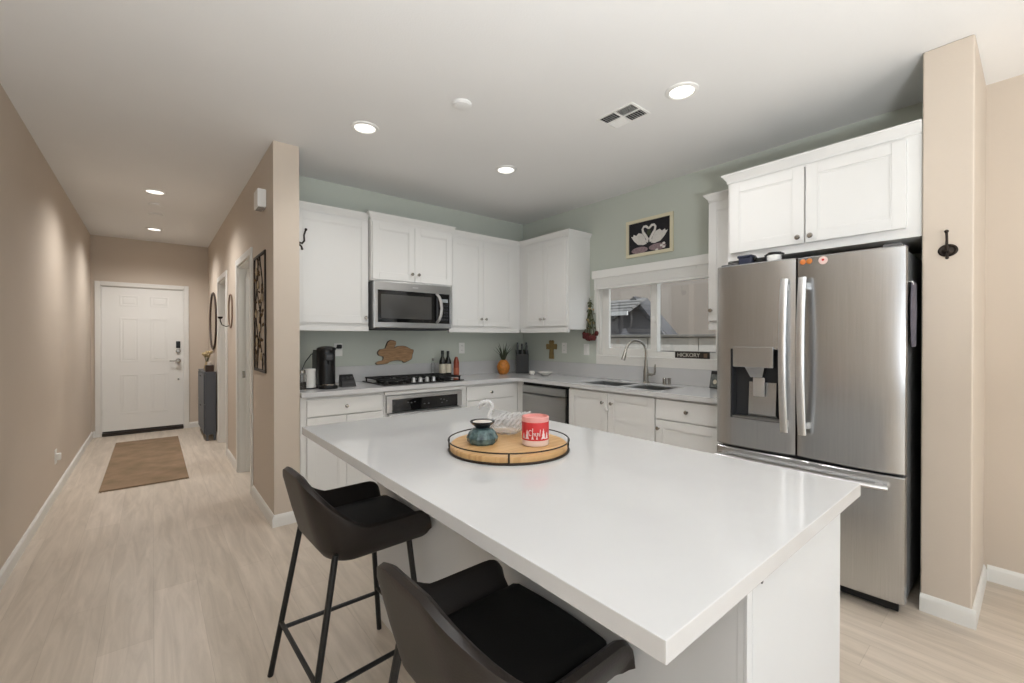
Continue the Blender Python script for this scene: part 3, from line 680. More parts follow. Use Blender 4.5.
fd = t.part('freezer_drawer', fr_front(yr0, yr1, zb, zs-.012), STEEL, ang=25)
# water dispenser
hy0, hy1, hz0, hz1 = hole; xi = xf+.07; ym = (hy0+hy1)/2
dp = t.part('dispenser_recess', MB().box(xi-.004, xi+.004, hy0-.004, hy1+.004, hz0-.004, hz1+.004).box(xf+.012, xi-.004, hy0+.0005, hy0+.005, hz0, hz1).box(xf+.012, xi-.004, hy1-.005, hy1-.0005, hz0, hz1).box(xf+.012, xi-.004, hy0+.005, hy1-.005, hz1-.005, hz1-.0005), DKPL, ld)
t.part('dispenser_back', MB().loft([[(xi-.012, hy0+.03, hz0+.01), (xi-.012, hy1-.075, hz0+.01), (xi-.03, hy1-.085, hz0+.03), (xi-.03, hy0+.04, hz0+.03)], [(xi-.006, hy0+.03, hz1-.19), (xi-.006, hy1-.075, hz1-.19), (xi-.018, hy1-.085, hz1-.19), (xi-.018, hy0+.04, hz1-.19)]]), STEEL, ld)
t.part('drip_tray', MB().box(xf+.012, xi-.004, hy0+.006, hy1-.006, hz0+.001, hz0+.012, .003), STEELD, ld)
t.part('dispenser_panel', MB().box(xf-.012, xf+.03, hy0+.035, hy1-.018, hz1-.105, hz1+.012, .004), STEEL, ld)
t.part('spout', MB().loft([[(xf+.004, ym-.048, hz1-.105), (xf+.004, ym+.055, hz1-.105), (xf+.05, ym+.055, hz1-.105), (xf+.05, ym-.048, hz1-.105)], [(xf+.014, ym-.034, hz1-.162), (xf+.014, ym+.028, hz1-.162), (xf+.05, ym+.028, hz1-.162), (xf+.05, ym-.034, hz1-.162)]]), STEEL, ld)
t.part('lever', MB().box(xf+.026, xf+.036, ym-.042, ym+.02, hz1-.27, hz1-.162, .006), HANDLE, ld)
def vhandle(y):
    z0, z1 = .80, 1.615; P = []
    for k in range(19):
        u = k/18; z = z0+(z1-z0)*u; P.append((xf-.028-.034*math.sin(PI*u)**.8, y, z))
    m = MB().tube(P, .019, 12, flat=(1, .5))
    m.box(P[1][0], xf+.01, y-.011, y+.011, z0+.025, z0+.06, .004); m.box(P[-2][0], xf+.01, y-.011, y+.011, z1-.06, z1-.025, .004); return m
t.part('handle', vhandle(ys_+.043), HANDLE, ld); t.part('handle', vhandle(ys_-.040), HANDLE, rd)
P = []
for k in range(25):
    u = k/24; P.append((xf-.02-.030*math.sin(PI*u)**.6, yr0+.055+(yr1-yr0-.07)*u, zs-.062))
m = MB().tube(P, .02, 12, flat=(1, .6)); 
for i in (1, -2): m.box(P[i][0], xf+.012, P[i][1]-.014, P[i][1]+.014, zs-.074, zs-.05, .003)
t.part('handle', m, HANDLE, fd)
for y in (yr0+.05, yr1-.05): t.part('hinge_cover', MB().box(xf+.03, xf+.16, y-.035, y+.035, zt-.012, zt+.012, .006), CASE)
t.part('kick_grille', MB().box(xf+.08, xf+.10, yr0+.03, yr1-.03, .012, .07), BLACK)
for y in (yr0+.08, yr1-.08): t.part('foot', MB().lathe([(.02, 0), (.02, .012), (.012, .015), (.012, .06)], (xf+.12, y, 0), seg=14), BLACK)
# magnets
for yy, mm, lb in ((.792, ORANGE, 'small round orange magnet at top of right fridge door, nearer the door gap'), (.762, mat('amber_enamel', (190, 116, 52), .4), 'small round amber magnet beside the orange one on fridge door')):
    xx = xf+.018+bow(yy, yr0, ys_-.005)
    solo('fridge_magnet', lb, 'magnet', (xx, yy, 1.70), MB().lathe([(.014, -.004), (.014, .003), (.010, .005), (0, .0055)], (xx, yy, 1.70), (-1, 0, 0), 18), mm)
xx = xf+.018+bow(.70, yr0, ys_-.005)
th = Thing('fridge_magnet', 'pale oval magnet with a red dot at top of right fridge door', 'magnet', (xx, .70, 1.695))
th.part('plate', MB().lathe([(.02, -.004), (.02, .003), (.017, .005), (0, .005)], (xx, .70, 1.695), (-1, 0, 0), 20, sx=1, sy=1.0), PINKM)
th.part('dot', MB().lathe([(.006, 0), (.005, .002), (0, .002)], (xx-.005, .70, 1.698), (-1, 0, 0), 12), CANDR)
# items on top of the fridge
zt2 = zt+.0005
th = Thing('binocular_case', 'navy blue compact binocular case lying on the fridge top at left', 'case', (2.72, 1.12, zt-.012))
th.part('body', MB().box(2.70, 2.76, 1.075, 1.15, zt-.0115, zt+.052, .010), NAVY)
th.part('flap', MB().box(2.696, 2.765, 1.07, 1.155, zt+.048, zt+.064, .006), NAVY)
th.part('buckle', MB().lathe([(.014, 0), (.014, .012), (0, .013)], (2.73, 1.07, zt+.038), (0, -1, 0), 16), BLKPL)
th = Thing('jar', 'small white jar with black cap lying on fridge top beside the navy case', 'jar', (2.72, .965, zt-.012))
th.part('body', MB().lathe([(.0, 0), (.034, .002), (.036, .050), (.03, .058)], (2.735, .965, zt-.0115), seg=20), WHPL)
th.part('cap', MB().lathe([(.032, .057), (.032, .072), (.0, .073)], (2.735, .965, zt-.0115), seg=20).tube([(2.735, .915, zt+.046), (2.735, .935, zt+.058), (2.735, .995, zt+.058), (2.735, 1.015, zt+.046)], .006), BLKPL)
m = MB().box(2.95, 3.22, .52, .80, zt-.0115, zt+.05)
solo('cardboard_box', 'flat brown cardboard box on the fridge top under the cabinet', 'box', (3.08, .66, zt-.0115), m, CARD)
# cloth on a magnetic hook on the fridge's right side
th = Thing('oven_mitt', 'grey purple oven mitt hanging on the fridge side next to column', 'oven mitt', (2.76, .385, 1.25))
R0 = []
for k in range(9):
    u = k/8; z = 1.56-.30*u; wd = .035+.035*math.sin(PI*min(1, .15+u*.8)); R0.append([(2.775+wd*math.cos(a), .3805+.0085*math.sin(a), z) for a in [2*PI*q/12 for q in range(12)]])
th.part('mitt', MB().loft(R0), MITT)
th.part('hook', MB().tube([(2.735, .392, 1.565), (2.735, .379, 1.565), (2.735, .377, 1.55)], .004), HANDLE)

# ------------------------------------------------------------------ island
IL, IR, IB, IF = .50, 1.442, 2.043, .299
t = Thing('island_countertop', 'large white quartz island top in the foreground', 'countertop', (.97, 1.17, .881))
t.part('slab', MB().box(IL, IR, IF, IB, .881, .914, .0025), QUARTZ)
bx0, bx1, by0, by1 = .82, 1.405, .337, 2.0
t = Thing('island_cabinet', 'white panelled island base under the quartz top', 'cabinet', ((bx0+bx1)/2, 1.17, 0))
t.part('body', MB().box(bx0+.012, bx1, by0+.012, by1-.012, .10, .8805), CABI)
t.part('toe_kick', MB().box(bx0+.012, bx1-.06, by0+.012, by1-.012, 0, .10), CABI)
t.part('back_panel', MB().box(bx0, bx0+.012, by0+.012, by1-.012, 0, .8805), CABI)
ep = MB().box(bx0, bx1+.012, by0, by0+.012, 0, .8805, .001).box(bx0, bx0+.022, by0-.006, by0, 0, .8805, .001).box(bx0+.028, bx0+.05, by0-.004, by0, 0, .8805, .001)
t.part('end_panel', ep, CABI); t.part('end_panel', MB().box(bx0, bx1+.012, by1-.012, by1, 0, .8805, .001), CABI)
t.part('baseboard', MB().box(bx0-.012, bx0, by0, by1, 0, .085, .003), TRIM)
t.part('screw_cap', MB().lathe([(.004, 0), (.004, .002), (0, .0025)], (bx0+.078, by0, .832), (0, -1, 0), 12), DKPL)
for k in range(4):
    a = by0+.014+k*.41; front(t, 'door', 'x', bx1+.0, a, a+.40, .11, .86) if False else None
for k in range(4):        # doors on the kitchen side
    a = by0+.014+k*.405; mb = MB().box(bx1, bx1+.018, a, a+.40, .11, .865, .002); d = t.part('door', mb, CABI)
    kb = MB().lathe([(.0055, 0), (.0055, .012), (.0145, .02), (0, .028)], (bx1+.018, a+(.36 if k % 2 == 0 else .04), .80), (1, 0, 0), 16); t.part('knob', kb, NICKEL, d)

# ------------------------------------------------------------------ bar stools
def make_stool(label):
    t = Thing('bar_stool', label, 'bar stool', (0, 0, 0), 'dark leather bar stools at the island')
    W_, XB, XFR, RC = .192, -.140, .212, .10
    half = []
    for k in (0, .006, .014, .026, .042, .062, .09, .13, .17, .205, .235): half.append((XFR-k, -W_, 0, -1))
    for k in range(10): a = -PI/2-PI/2*k/10; half.append((XB+RC+RC*math.cos(a), -W_+RC+RC*math.sin(a), math.cos(a), math.sin(a)))
    for k in range(5): half.append((XB, (-W_+RC)*(1-k/4), -1, 0))
    full = half + [(x, -y, nx, -ny) for x, y, nx, ny in half[::-1] if y < -1e-9]
    def sm(u): u = max(0, min(1, u)); return u*u*(3-2*u)
    rings = []; ss = [0]
    for a, b in zip(full, full[1:]): ss.append(ss[-1]+math.hypot(b[0]-a[0], b[1]-a[1]))
    tot = ss[-1]
    for (x, y, nx, ny), s in zip(full, ss):
        e = min(s, tot-s)                       # distance from the arm's front end
        k = sm((e-.225)/.205)
        zt_ = .668 + .168*k
        q_ = max(0, 1-e/.055); zt_ -= .045*(1-math.sqrt(max(0, 1-q_*q_)))      # the arm's rounded nose
        zb_ = .540
        fl = .045+.032*k                        # the tub flares out towards its rim
        th_ = .034; zi = .572
        q = lambda u: fl*(.15+.85*u)
        hh = zt_-zb_
        prof = [(-.085, zb_-.006), (-.03, zb_-.002), (-.008, zb_+.012), (fl*.2, zb_+min(.045, hh*.3)), (fl*.55, zb_+hh*.5), (fl*.92, zt_-.028), (fl-.006, zt_-.007), (fl-.018, zt_), (fl-.03, zt_-.007), (fl*.92-th_, zt_-.028), (fl*.5-th_, zb_+hh*.55), (-th_-.002, zi), (-.085, zi-.01)]
        rings.append([(x+nx*o, y+ny*o, z) for o, z in prof])
    t.part('seat_shell', MB().loft(rings), LEATH, ang=50)
    t.part('underside', MB().prism([(XFR-.004, -W_+.05), (XFR-.004, W_-.05)] + [(x-nx*.05, y-ny*.05) for x, y, nx, ny in full[::-1] if x < XFR-.05], .02, Matrix.Translation((0, 0, .533))), BLACK)
    outl = [(XFR+.012, -W_+.04), (XFR+.018, -.07), (XFR+.020, 0), (XFR+.018, .07), (XFR+.012, W_-.04), (XFR+.0, W_-.028)] + [(x-nx*.030, y-ny*.030) for x, y, nx, ny in full[::-1] if x < XFR-.02] + [(XFR+.0, -W_+.028)]
    cx, cy = 0.03, 0
    def ringz(sc, z): return [((x-cx)*sc+cx, (y-cy)*sc+cy, z) for x, y in outl]
    t.part('seat_cushion', MB().loft([ringz(.93, .538), ringz(.985, .545), ringz(1, .56), ringz(1, .59), ringz(.985, .606), ringz(.95, .614), ringz(.8, .619), ringz(.4, .616)]), SEATL, ang=60)
    T_ = {-1: (-.122, .184, .585), 1: (.155, .165, .548)}
    F_ = {-1: (-.225, .225), 1: (.208, .208)}
    def at(c, z):
        sx, sy = c; tx, ty, tz = T_[sx]; fx_, fy_ = F_[sx]; u = z/tz
        return (fx_*(1-u)+tx*u, sy*(fy_*(1-u)+ty*u), z)
    for sx in (-1, 1):
        for sy in (-1, 1): t.part('leg', MB().tube([at((sx, sy), T_[sx][2]), at((sx, sy), .25), at((sx, sy), 0)], .0105, 10), LEGM)
    for a, b, z in (((-1, -1), (-1, 1), .20), ((-1, 1), (1, 1), .175), ((-1, -1), (1, -1), .175), ((1, -1), (1, 1), .20)):
        t.part('stretcher', MB().tube([at(a, z), at(b, z)], .0085, 8), LEGM)
    return t.o
s1 = make_stool('dark brown leather bar stool farther along the island, whole seat and legs in view')
s1.location = (.578, 1.662, 0); s1.rotation_euler = (0, 0, math.radians(2))
dup(s1, (.574, .774, 0), 'dark brown leather bar stool nearest the camera at the island front corner', math.radians(1))

# ------------------------------------------------------------------ on the island
tx, ty, tr = .957, 1.177, .203; tz = .914
t = Thing('serving_tray', 'round bamboo tray with dark wire rim on the island top', 'tray', (tx, ty, tz))
t.part('board', MB().lathe([(0, .003), (tr-.006, .003), (tr, .006), (tr, .020), (tr-.003, .023), (0, .023)], (tx, ty, tz), seg=64), BAMB)
m = MB(); ring = lambda r, z: [(tx+r*math.cos(2*PI*k/64), ty+r*math.sin(2*PI*k/64), z) for k in range(64)]
m.tube(ring(tr+.004, tz+.004), .004, 8, True).tube(ring(tr+.006, tz+.037), .0024, 8, True)
for a in (0, PI/2, PI, 3*PI/2):
    a += math.radians(231); m.tube([(tx+(tr+.004)*math.cos(a), ty+(tr+.004)*math.sin(a), tz+.004), (tx+(tr+.006)*math.cos(a), ty+(tr+.006)*math.sin(a), tz+.037)], .003, 8)
t.part('wire_rim', m, WIRE)
tt = tz+.0232
bx, by = .876, 1.222
t = Thing('oil_burner', 'teal stone oil burner with a dark dish on bamboo tray', 'oil burner', (bx, by, tt))
t.part('pot', MB().lathe([(0, 0), (.044, 0), (.052, .008), (.055, .022), (.048, .034), (.046, .040), (.036, .050), (.022, .054), (0, .054)], (bx, by, tt), seg=10), TEAL, ang=20)
t.part('dish', MB().lathe([(0, .052), (.018, .052), (.026, .058), (.040, .070), (.043, .076), (.041, .0775), (.034, .072), (0, .069)], (bx, by, tt), seg=28), DISHB)
t.part('wax', MB().lathe([(0, .0695), (.034, .0725), (.033, .0745), (0, .075)], (bx, by, tt), seg=28), WAX)
kx, ky = 1.008, 1.096
t = Thing('candle', 'red printed jar candle on the bamboo tray', 'candle', (kx, ky, tt))
t.part('base', MB().lathe([(0, 0), (.043, 0), (.046, .003), (.046, .017), (.044, .02), (0, .02)], (kx, ky, tt), seg=32), CANDB)
j = t.part('jar', MB().lathe([(0, .0202), (.046, .0202), (.0465, .024), (.0465, .080), (0, .080)], (kx, ky, tt), seg=40), CANDR)
t.part('rim', MB().lathe([(.0455, .0802), (.0465, .088), (.0455, .097), (.043, .097), (.042, .088), (0, .086)], (kx, ky, tt), seg=32), CANDP)
view = math.atan2(-ky, -kx)
m = MB()
def on_jar(a, z, r=.0472): return (kx+r*math.cos(view+a), ky+r*math.sin(view+a), tt+z)
for a0, wdt, hgt in ((-.62, .34, .030), (-.2, .22, .014), (.12, .16, .012), (.62, .4, .034), (.95, .3, .022), (-.95, .25, .018)):
    n = 6
    for k in range(n):
        z0_ = .026+hgt*k/n; z1_ = .026+hgt*(k+1)/n; hw = wdt/2*(1-k/n)*(1.0 if k % 2 == 0 else .8)
        m.loft([[on_jar(a0-hw, z0_), on_jar(a0+hw, z0_), on_jar(a0+hw*.6, z1_), on_jar(a0-hw*.6, z1_)], [on_jar(a0-hw, z0_, .0464), on_jar(a0+hw, z0_, .0464), on_jar(a0+hw*.6, z1_, .0464), on_jar(a0-hw*.6, z1_, .0464)]])
def script(pts): m.tube([on_jar(a, z, .0476) for a, z in pts], .0011, 6)
script([(-.36+.12*math.cos(q)+.0, .047+.009*math.sin(q)) for q in [.8+k*.45 for k in range(11)]])
script([(-.18, .062), (-.2, .036), (-.14, .047), (-.09, .046), (-.09, .036), (-.02, .047), (.03, .047), (.02, .038), (.08, .037)])
script([(.14, .048), (.14, .036), (.2, .047), (.26, .046), (.25, .038), (.32, .036), (.36, .058)])
t.part('print', m, SILH, j)
SWANG = glass_mat('pale_pressed_glass', (255, 255, 255), .12, 1.3); SWANG.node_tree.nodes['Principled BSDF'].inputs['Transmission Weight'].default_value = .82
# glass swan
sx, sy = 1.035, 1.285
t = Thing('glass_swan', 'clear ribbed glass swan dish behind the candle and oil burner', 'glass swan', (sx, sy, tt))
Msw = Matrix.Translation((sx, sy, tt)) @ Matrix.Rotation(math.radians(133), 4, 'Z')     # local +x = the way the swan faces
prof = [(0, 0), (.026, .001), (.040, .012), (.050, .030), (.052, .044), (.0495, .044), (.046, .030), (.036, .014), (0, .008)]
m = MB(); rings = []
for r, h in prof:
    rings.append([((r*1.35*math.cos(2*PI*k/48))*(1+.05*(k % 2)*(r > .03)), r*math.sin(2*PI*k/48)*(1+.05*(k % 2)*(r > .03)), h+(.016*abs(math.sin(2*PI*k/48)) if h > .04 else 0) + (.01*(math.cos(2*PI*k/48) < -.6) if h > .04 else 0)) for k in range(48)])
rings[0] = [(p[0]+1e-4*math.cos(2*PI*k/48), p[1]+1e-4*math.sin(2*PI*k/48), p[2]) for k, p in enumerate(rings[0])]
rings[-1] = [(1e-4*math.cos(2*PI*k/48), 1e-4*math.sin(2*PI*k/48), .008) for k in range(48)]
m.loft(rings, M=Msw); t.part('body', m, SWANG)
neck = [(.060, 0, .040), (.068, 0, .058), (.064, 0, .074), (.056, 0, .090), (.056, 0, .106), (.066, 0, .118), (.081, 0, .121), (.095, 0, .115), (.103, 0, .103), (.107, 0, .090)]
t.part('neck', MB().tube(neck, [.011, .0105, .0095, .009, .0088, .009, .0095, .0105, .009, .004], 12, M=Msw), SWANG)
for s_ in (-1, 1):
    m = MB()
    for k in range(6): 
        u = k/5; m.tube([(.045-.085*u, s_*.050, .038), (.030-.09*u, s_*.056, .062), (.008-.095*u, s_*.050, .072+.006*u)], [.007, .007, .003], 8, M=Msw)
    t.part('wing', m, SWANG)
t.part('tail', MB().tube([(-.06, 0, .035), (-.085, 0, .05), (-.10, 0, .062)], [.014, .013, .007], 10, M=Msw, flat=(1.6, .6)), SWANG)

# ------------------------------------------------------------------ on the back counter
zc = ZTOP+.0004
# coffee machine
cx, cy = 1.045, 3.545
t = Thing('coffee_machine', 'black capsule coffee machine on the counter near the wall end', 'coffee machine', (cx, cy, zc))
t.part('base', MB().lathe([(.070, 0), (.072, .006), (.070, .022), (.066, .026)], (cx, cy-.045, zc), seg=32).box(cx-.062, cx+.062, cy-.02, cy+.11, zc, zc+.03, .006), BLKPL)
t.part('body', MB().loft([[(cx-.068, cy+.11, z), (cx-.07, cy+.02, z), (cx-.06, cy-.03, z), (cx-.035, cy-.06, z), (cx, cy-.07, z), (cx+.035, cy-.06, z), (cx+.06, cy-.03, z), (cx+.07, cy+.02, z), (cx+.068, cy+.11, z)] for z in (zc+.026, zc+.03, zc+.29, zc+.297)]), BLKPL, ang=40)
t.part('lid', MB().lathe([(.069, 0), (.072, .006), (.066, .02), (.04, .03), (0, .033)], (cx, cy-.005, zc+.295), seg=32), BLKPL)
t.part('brew_head', MB().box(cx-.030, cx+.030, cy-.095, cy-.06, zc+.215, zc+.268, .012), DKPL)
t.part('spout', MB().lathe([(.014, 0), (.012, -.03), (0, -.03)], (cx, cy-.08, zc+.217), seg=16), BLKPL)
t.part('cup_support', MB().lathe([(.046, .03), (.046, .036), (0, .036)], (cx+.002, cy-.06, zc), seg=24), NICKEL)
t.part('water_tank', MB().box(cx-.062, cx+.062, cy+.111, cy+.165, zc+.03, zc+.28, .012), DKPL)
cordp = [(cx-.05, cy+.125, zc+.265), (cx-.075, cy+.13, zc+.262), (cx-.12, cy+.13, zc+.20), (cx-.165, cy+.10, zc+.11), (cx-.178, cy+.05, zc+.03), (cx-.165, cy+.012, zc+.0055), (cx-.12, cy-.006, zc+.0045), (cx-.06, cy+.01, zc+.0045)]
t.part('cord', MB().tube(cordp, .004, 8), BLACK)
t = Thing('outlet_plate', 'white outlet with black plug on the wall behind coffee machine', 'outlet', (1.262, YB, 1.20))
t.part('plate', MB().box(1.227, 1.297, YB-.006, YB-.0005, 1.145, 1.258, .002), WHPL)
t.part('plug', MB().box(1.245, 1.283, YB-.045, YB-.006, 1.212, 1.248, .008).tube([(1.264, YB-.04, 1.228), (1.20, YB-.06, 1.21), (1.13, YB-.07, 1.16), (1.11, YB-.06, 1.06)], .0045, 8), BLACK)
m = MB().loft([[(1.155, 3.50, zc), (1.265, 3.50, zc), (1.275, 3.60, zc), (1.155, 3.60, zc)], [(1.155, 3.515, zc+.045), (1.26, 3.515, zc+.045), (1.262, 3.58, zc+.095), (1.155, 3.58, zc+.095)]])
t = Thing('capsule_box', 'low black capsule box with sloping top right of coffee machine', 'box', (1.21, 3.55, zc))
t.part('body', m, BLKPL)
m = MB()
for q in range(3): m.lathe([(.012, 0), (.014, .003), (.010, .005), (0, .005)], (1.175+q*.032, 3.547, zc+.0705), (0, -.6, .8), 14)
t.part('capsules', m, DKPL)
t = Thing('canister', 'white ceramic canister left of the coffee machine', 'canister', (.942, 3.60, zc))
t.part('body', MB().lathe([(0, 0), (.042, 0), (.044, .004), (.044, .13), (.042, .134), (0, .134)], (.942, 3.60, zc), seg=32), CERAM)
t.part('lid', MB().lathe([(.045, .1345), (.045, .148), (.04, .152), (0, .153)], (.942, 3.60, zc), seg=32), CERAM)
t = Thing('glass_jar', 'small glass jar with grey lid at the counter end by the wall', 'jar', (.855, 3.50, zc))
t.part('body', MB().lathe([(0, 0), (.032, 0), (.034, .005), (.034, .115), (.026, .128), (.024, .128), (.031, .112), (.031, .006), (0, .004)], (.855, 3.50, zc), seg=24), GLASS)
t.part('contents', MB().lathe([(0, .0045), (.030, .0065), (.030, .06), (0, .064)], (.855, 3.50, zc), seg=24), mat('roasted_coffee_beans', (62, 52, 42), .6, noise=.5, nscale=120))
t.part('lid', MB().lathe([(.0285, .126), (.0285, .146), (.024, .15), (0, .15)], (.855, 3.50, zc), seg=24), NICKEL)
# rabbit board on the wall
rb = [(155, 205), (163, 185), (178, 170), (205, 166), (226, 160), (232, 138), (243, 110), (256, 90), (278, 80), (305, 84), (326, 95), (324, 118), (312, 145), (300, 166), (318, 150), (345, 140), (390, 137), (420, 143), (446, 157), (470, 172), (495, 178), (494, 200), (484, 226), (482, 255), (472, 275), (448, 288), (425, 297), (412, 306), (398, 304), (385, 288), (340, 281), (300, 284), (266, 293), (245, 308), (200, 314), (150, 316), (137, 300), (160, 286), (200, 278), (208, 262), (206, 242), (190, 236), (168, 228)]
poly = [((x-315)*.001087, (198-y)*.00098) for x, y in rb]
Mr = Matrix.Translation((1.785, YB-.0008, 1.172)) @ Matrix.Rotation(PI/2, 4, 'X')
t = Thing('rabbit_board', 'rabbit shaped wooden board hung on the wall above the cooktop', 'wall decor', (1.785, YB, 1.06))
t.part('edge', MB().prism(poly, .016, Mr), BUNE)
t.part('face', MB().prism([(x*.965, y*.955) for x, y in poly], .003, Mr @ Matrix.Translation((0, 0, .0161))), BUNW)
# bottles
def bottle(x, y, h, r, body, label, lab, capm, grp='bottles right of the cooktop', neck=.35):
    t = Thing('bottle', label, 'bottle', (x, y, zc), grp)
    t.part('glass', MB().lathe([(0, 0), (r*.95, 0), (r, .004), (r, h*(1-neck)-.02), (r*.85, h*(1-neck)), (r*.42, h*(1-neck)+.035), (r*.38, h-.03), (r*.42, h-.028), (r*.42, h-.02), (0, h-.02)], (x, y, zc), seg=24), body)
    t.part('cap', MB().lathe([(r*.46, h-.035), (r*.46, h-.001), (0, h)], (x, y, zc), seg=18), capm)
    t.part('paper_label', MB().lathe([(r+.0004, h*.16), (r+.0009, h*.16), (r+.0009, h*.5), (r+.0004, h*.5)], (x, y, zc), seg=24), lab)
bottle(2.235, 3.80, .268, .033, BOTTLE, 'tall dark bottle with pale label, leftmost of three by cooktop', LABELW, BLKPL)
bottle(2.318, 3.83, .262, .033, BOTTLE, 'tall dark bottle with pale label between two bottles by cooktop', LABELW, BLKPL)
bottle(2.385, 3.78, .18, .029, REDBR, 'short red brown sauce bottle right of the tall dark ones', mat('tan_paper_label', (170, 96, 70), .6), mat('brown_cap', (80, 50, 40), .5), neck=.08)
t = Thing('glass_cruet', 'small clear glass cruet behind the cooktop left of bottles', 'cruet', (2.175, 3.88, zc))
t.part('glass', MB().lathe([(0, 0), (.02, 0), (.021, .004), (.021, .12), (.012, .15), (.010, .17), (.008, .17), (.018, .118), (.018, .006), (0, .004)], (2.175, 3.882, zc), seg=20), GLASS)
t.part('stopper', MB().lathe([(.0078, .16), (.012, .176), (.011, .19), (0, .192)], (2.175, 3.882, zc), seg=16), NICKEL)
def plate(name, label, side, a, z, sw=True):
    f = YB if side == 'y' else XW; P = ((a, f-.003, z) if side == 'y' else (f-.003, a, z))
    t = Thing(name, label, 'outlet' if name != 'light_switch' else 'switch', P)
    m = MB(); fb(m, side, f, a-.035, a+.035, .0005, .006, z-.057, z+.057, .002); p = t.part('plate', m, WHPL)
    if name == 'light_switch': m = MB(); fb(m, side, f, a-.016, a+.016, .006, .010, z-.033, z+.033, .002); t.part('rocker', m, WHPL)
    else:
        for dz in (-.024, .024):
            m = MB(); fb(m, side, f, a-.016, a+.016, .006, .008, z+dz-.014, z+dz+.014, .002); r = t.part('socket', m, WHPL)
            m = MB(); fb(m, side, f, a-.008, a-.006, .008, .0085, z+dz-.004, z+dz+.006); fb(m, side, f, a+.006, a+.008, .008, .0085, z+dz-.004, z+dz+.006); t.part('slots', m, DKPL, r)
plate('outlet_plate', 'white outlet on the back wall right of the bottles', 'y', 2.55, 1.20)
plate('outlet_plate', 'white outlet on window wall beside the wooden cross', 'x', 3.255, 1.20)
plate('light_switch', 'white switch on window wall below the dried roses', 'x', 2.945, 1.19)
# pineapple
px, py = 2.945, 3.715
t = Thing('pineapple_ornament', 'orange pineapple ornament with dark leaves in counter corner', 'ornament', (px, py, zc))
m = MB(); rings = []
for k in range(15):
    u = k/14; r = .070*math.sin(PI*(.12+.80*u))**.6; z = zc+.155*u
    rings.append([(px+r*(1+.05*math.cos(6*q*2*PI/36+k*2.1))*math.cos(2*PI*q/36), py+r*(1+.05*math.cos(6*q*2*PI/36+k*2.1))*math.sin(2*PI*q/36), z) for q in range(36)])
t.part('fruit', MB().loft(rings), PINE)
m = MB()
for k in range(16):
    a = k*2.4; sp = .025+.065*(k/16); hh = .20-.085*(k/16); b = Vector((px+.012*math.cos(a), py+.012*math.sin(a), zc+.15))
    pts = [b, b+Vector((sp*.4*math.cos(a), sp*.4*math.sin(a), hh*.5)), b+Vector((sp*1.3*math.cos(a), sp*1.3*math.sin(a), hh))]
    m.tube(pts, [.010, .008, .001], 6, flat=(1, .35))
t.part('leaves', m, LEAF)
# knife block
kx_, ky_ = 3.215, 3.715
t = Thing('knife_block', 'black knife block with handles in the counter corner', 'knife block', (kx_, ky_, zc))
Mk = Matrix.Translation((kx_, ky_, zc)) @ Matrix.Rotation(math.radians(-38), 4, 'Z') @ Matrix.Scale(1.2, 4)
t.part('block', MB().loft([[(-.06, -.05, 0), (.06, -.05, 0), (.06, .07, 0), (-.06, .07, 0)], [(-.06, -.035, .13), (.06, -.035, .13), (.06, .085, .13), (-.06, .085, .13)], [(-.06, -.03, .175), (.06, -.03, .175), (.06, .09, .215), (-.06, .09, .215)]], M=Mk), BLACK)
for r in range(3):
    for q in range(3):
        h0 = Vector((-.042+q*.042, -.01+r*.035, .178+r*.012)); t.part('knife_handle', MB().box(h0.x-.008, h0.x+.008, h0.y-.011, h0.y+.011, h0.z, h0.z+.085-.012*((q+r) % 2), .004, M=Mk), BLKPL if (q, r) != (2, 1) else HANDLE)
# dish and shell
t = Thing('serving_dish', 'shallow white dish on the counter right of the knife block', 'dish', (3.19, 3.30, zc))
t.part('bowl', MB().lathe([(0, .002), (.03, .002), (.034, 0), (.038, .002), (.06, .018), (.085, .032), (.083, .034), (.057, .021), (.03, .007), (0, .006)], (3.20, 3.32, zc), seg=32, sx=.8, sy=1), CERAM)
t = Thing('ceramic_pot', 'small white ceramic pot left of the shallow white dish', 'pot', (3.15, 3.475, zc))
t.part('pot', MB().lathe([(0, 0), (.022, 0), (.03, .012), (.032, .028), (.026, .04), (.023, .04), (.028, .028), (.02, .008), (0, .006)], (3.15, 3.475, zc), seg=24), CERAM)
t.part('wax', MB().lathe([(0, .0065), (.02, .0085), (.026, .026), (0, .027)], (3.15, 3.475, zc), seg=24), WAX)
# cross on the window wall
m = MB(); Mx = Matrix.Translation((XW-.0008, 3.446, 1.178)) @ Matrix.Rotation(-PI/2, 4, 'Z') @ Matrix.Rotation(PI/2, 4, 'X')
cp = [(-.035, -.10), (.035, -.10), (.026, -.01), (.03, .012), (.075, .004), (.082, .05), (.07, .066), (.03, .06), (.035, .095), (.02, .105), (0, .10), (-.02, .105), (-.035, .095), (-.03, .06), (-.07, .066), (-.082, .05), (-.075, .004), (-.03, .012), (-.026, -.01)]
t = Thing('wall_cross', 'small olive brown wooden cross on the window wall', 'cross', (XW, 3.446, 1.07))
t.part('back_plate', MB().prism(cp, .014, Mx), CROSSW); t.part('inlay', MB().prism([(x*.6, y*.75) for x, y in cp], .005, Mx @ Matrix.Translation((0, 0, .0141))), CROSSW)

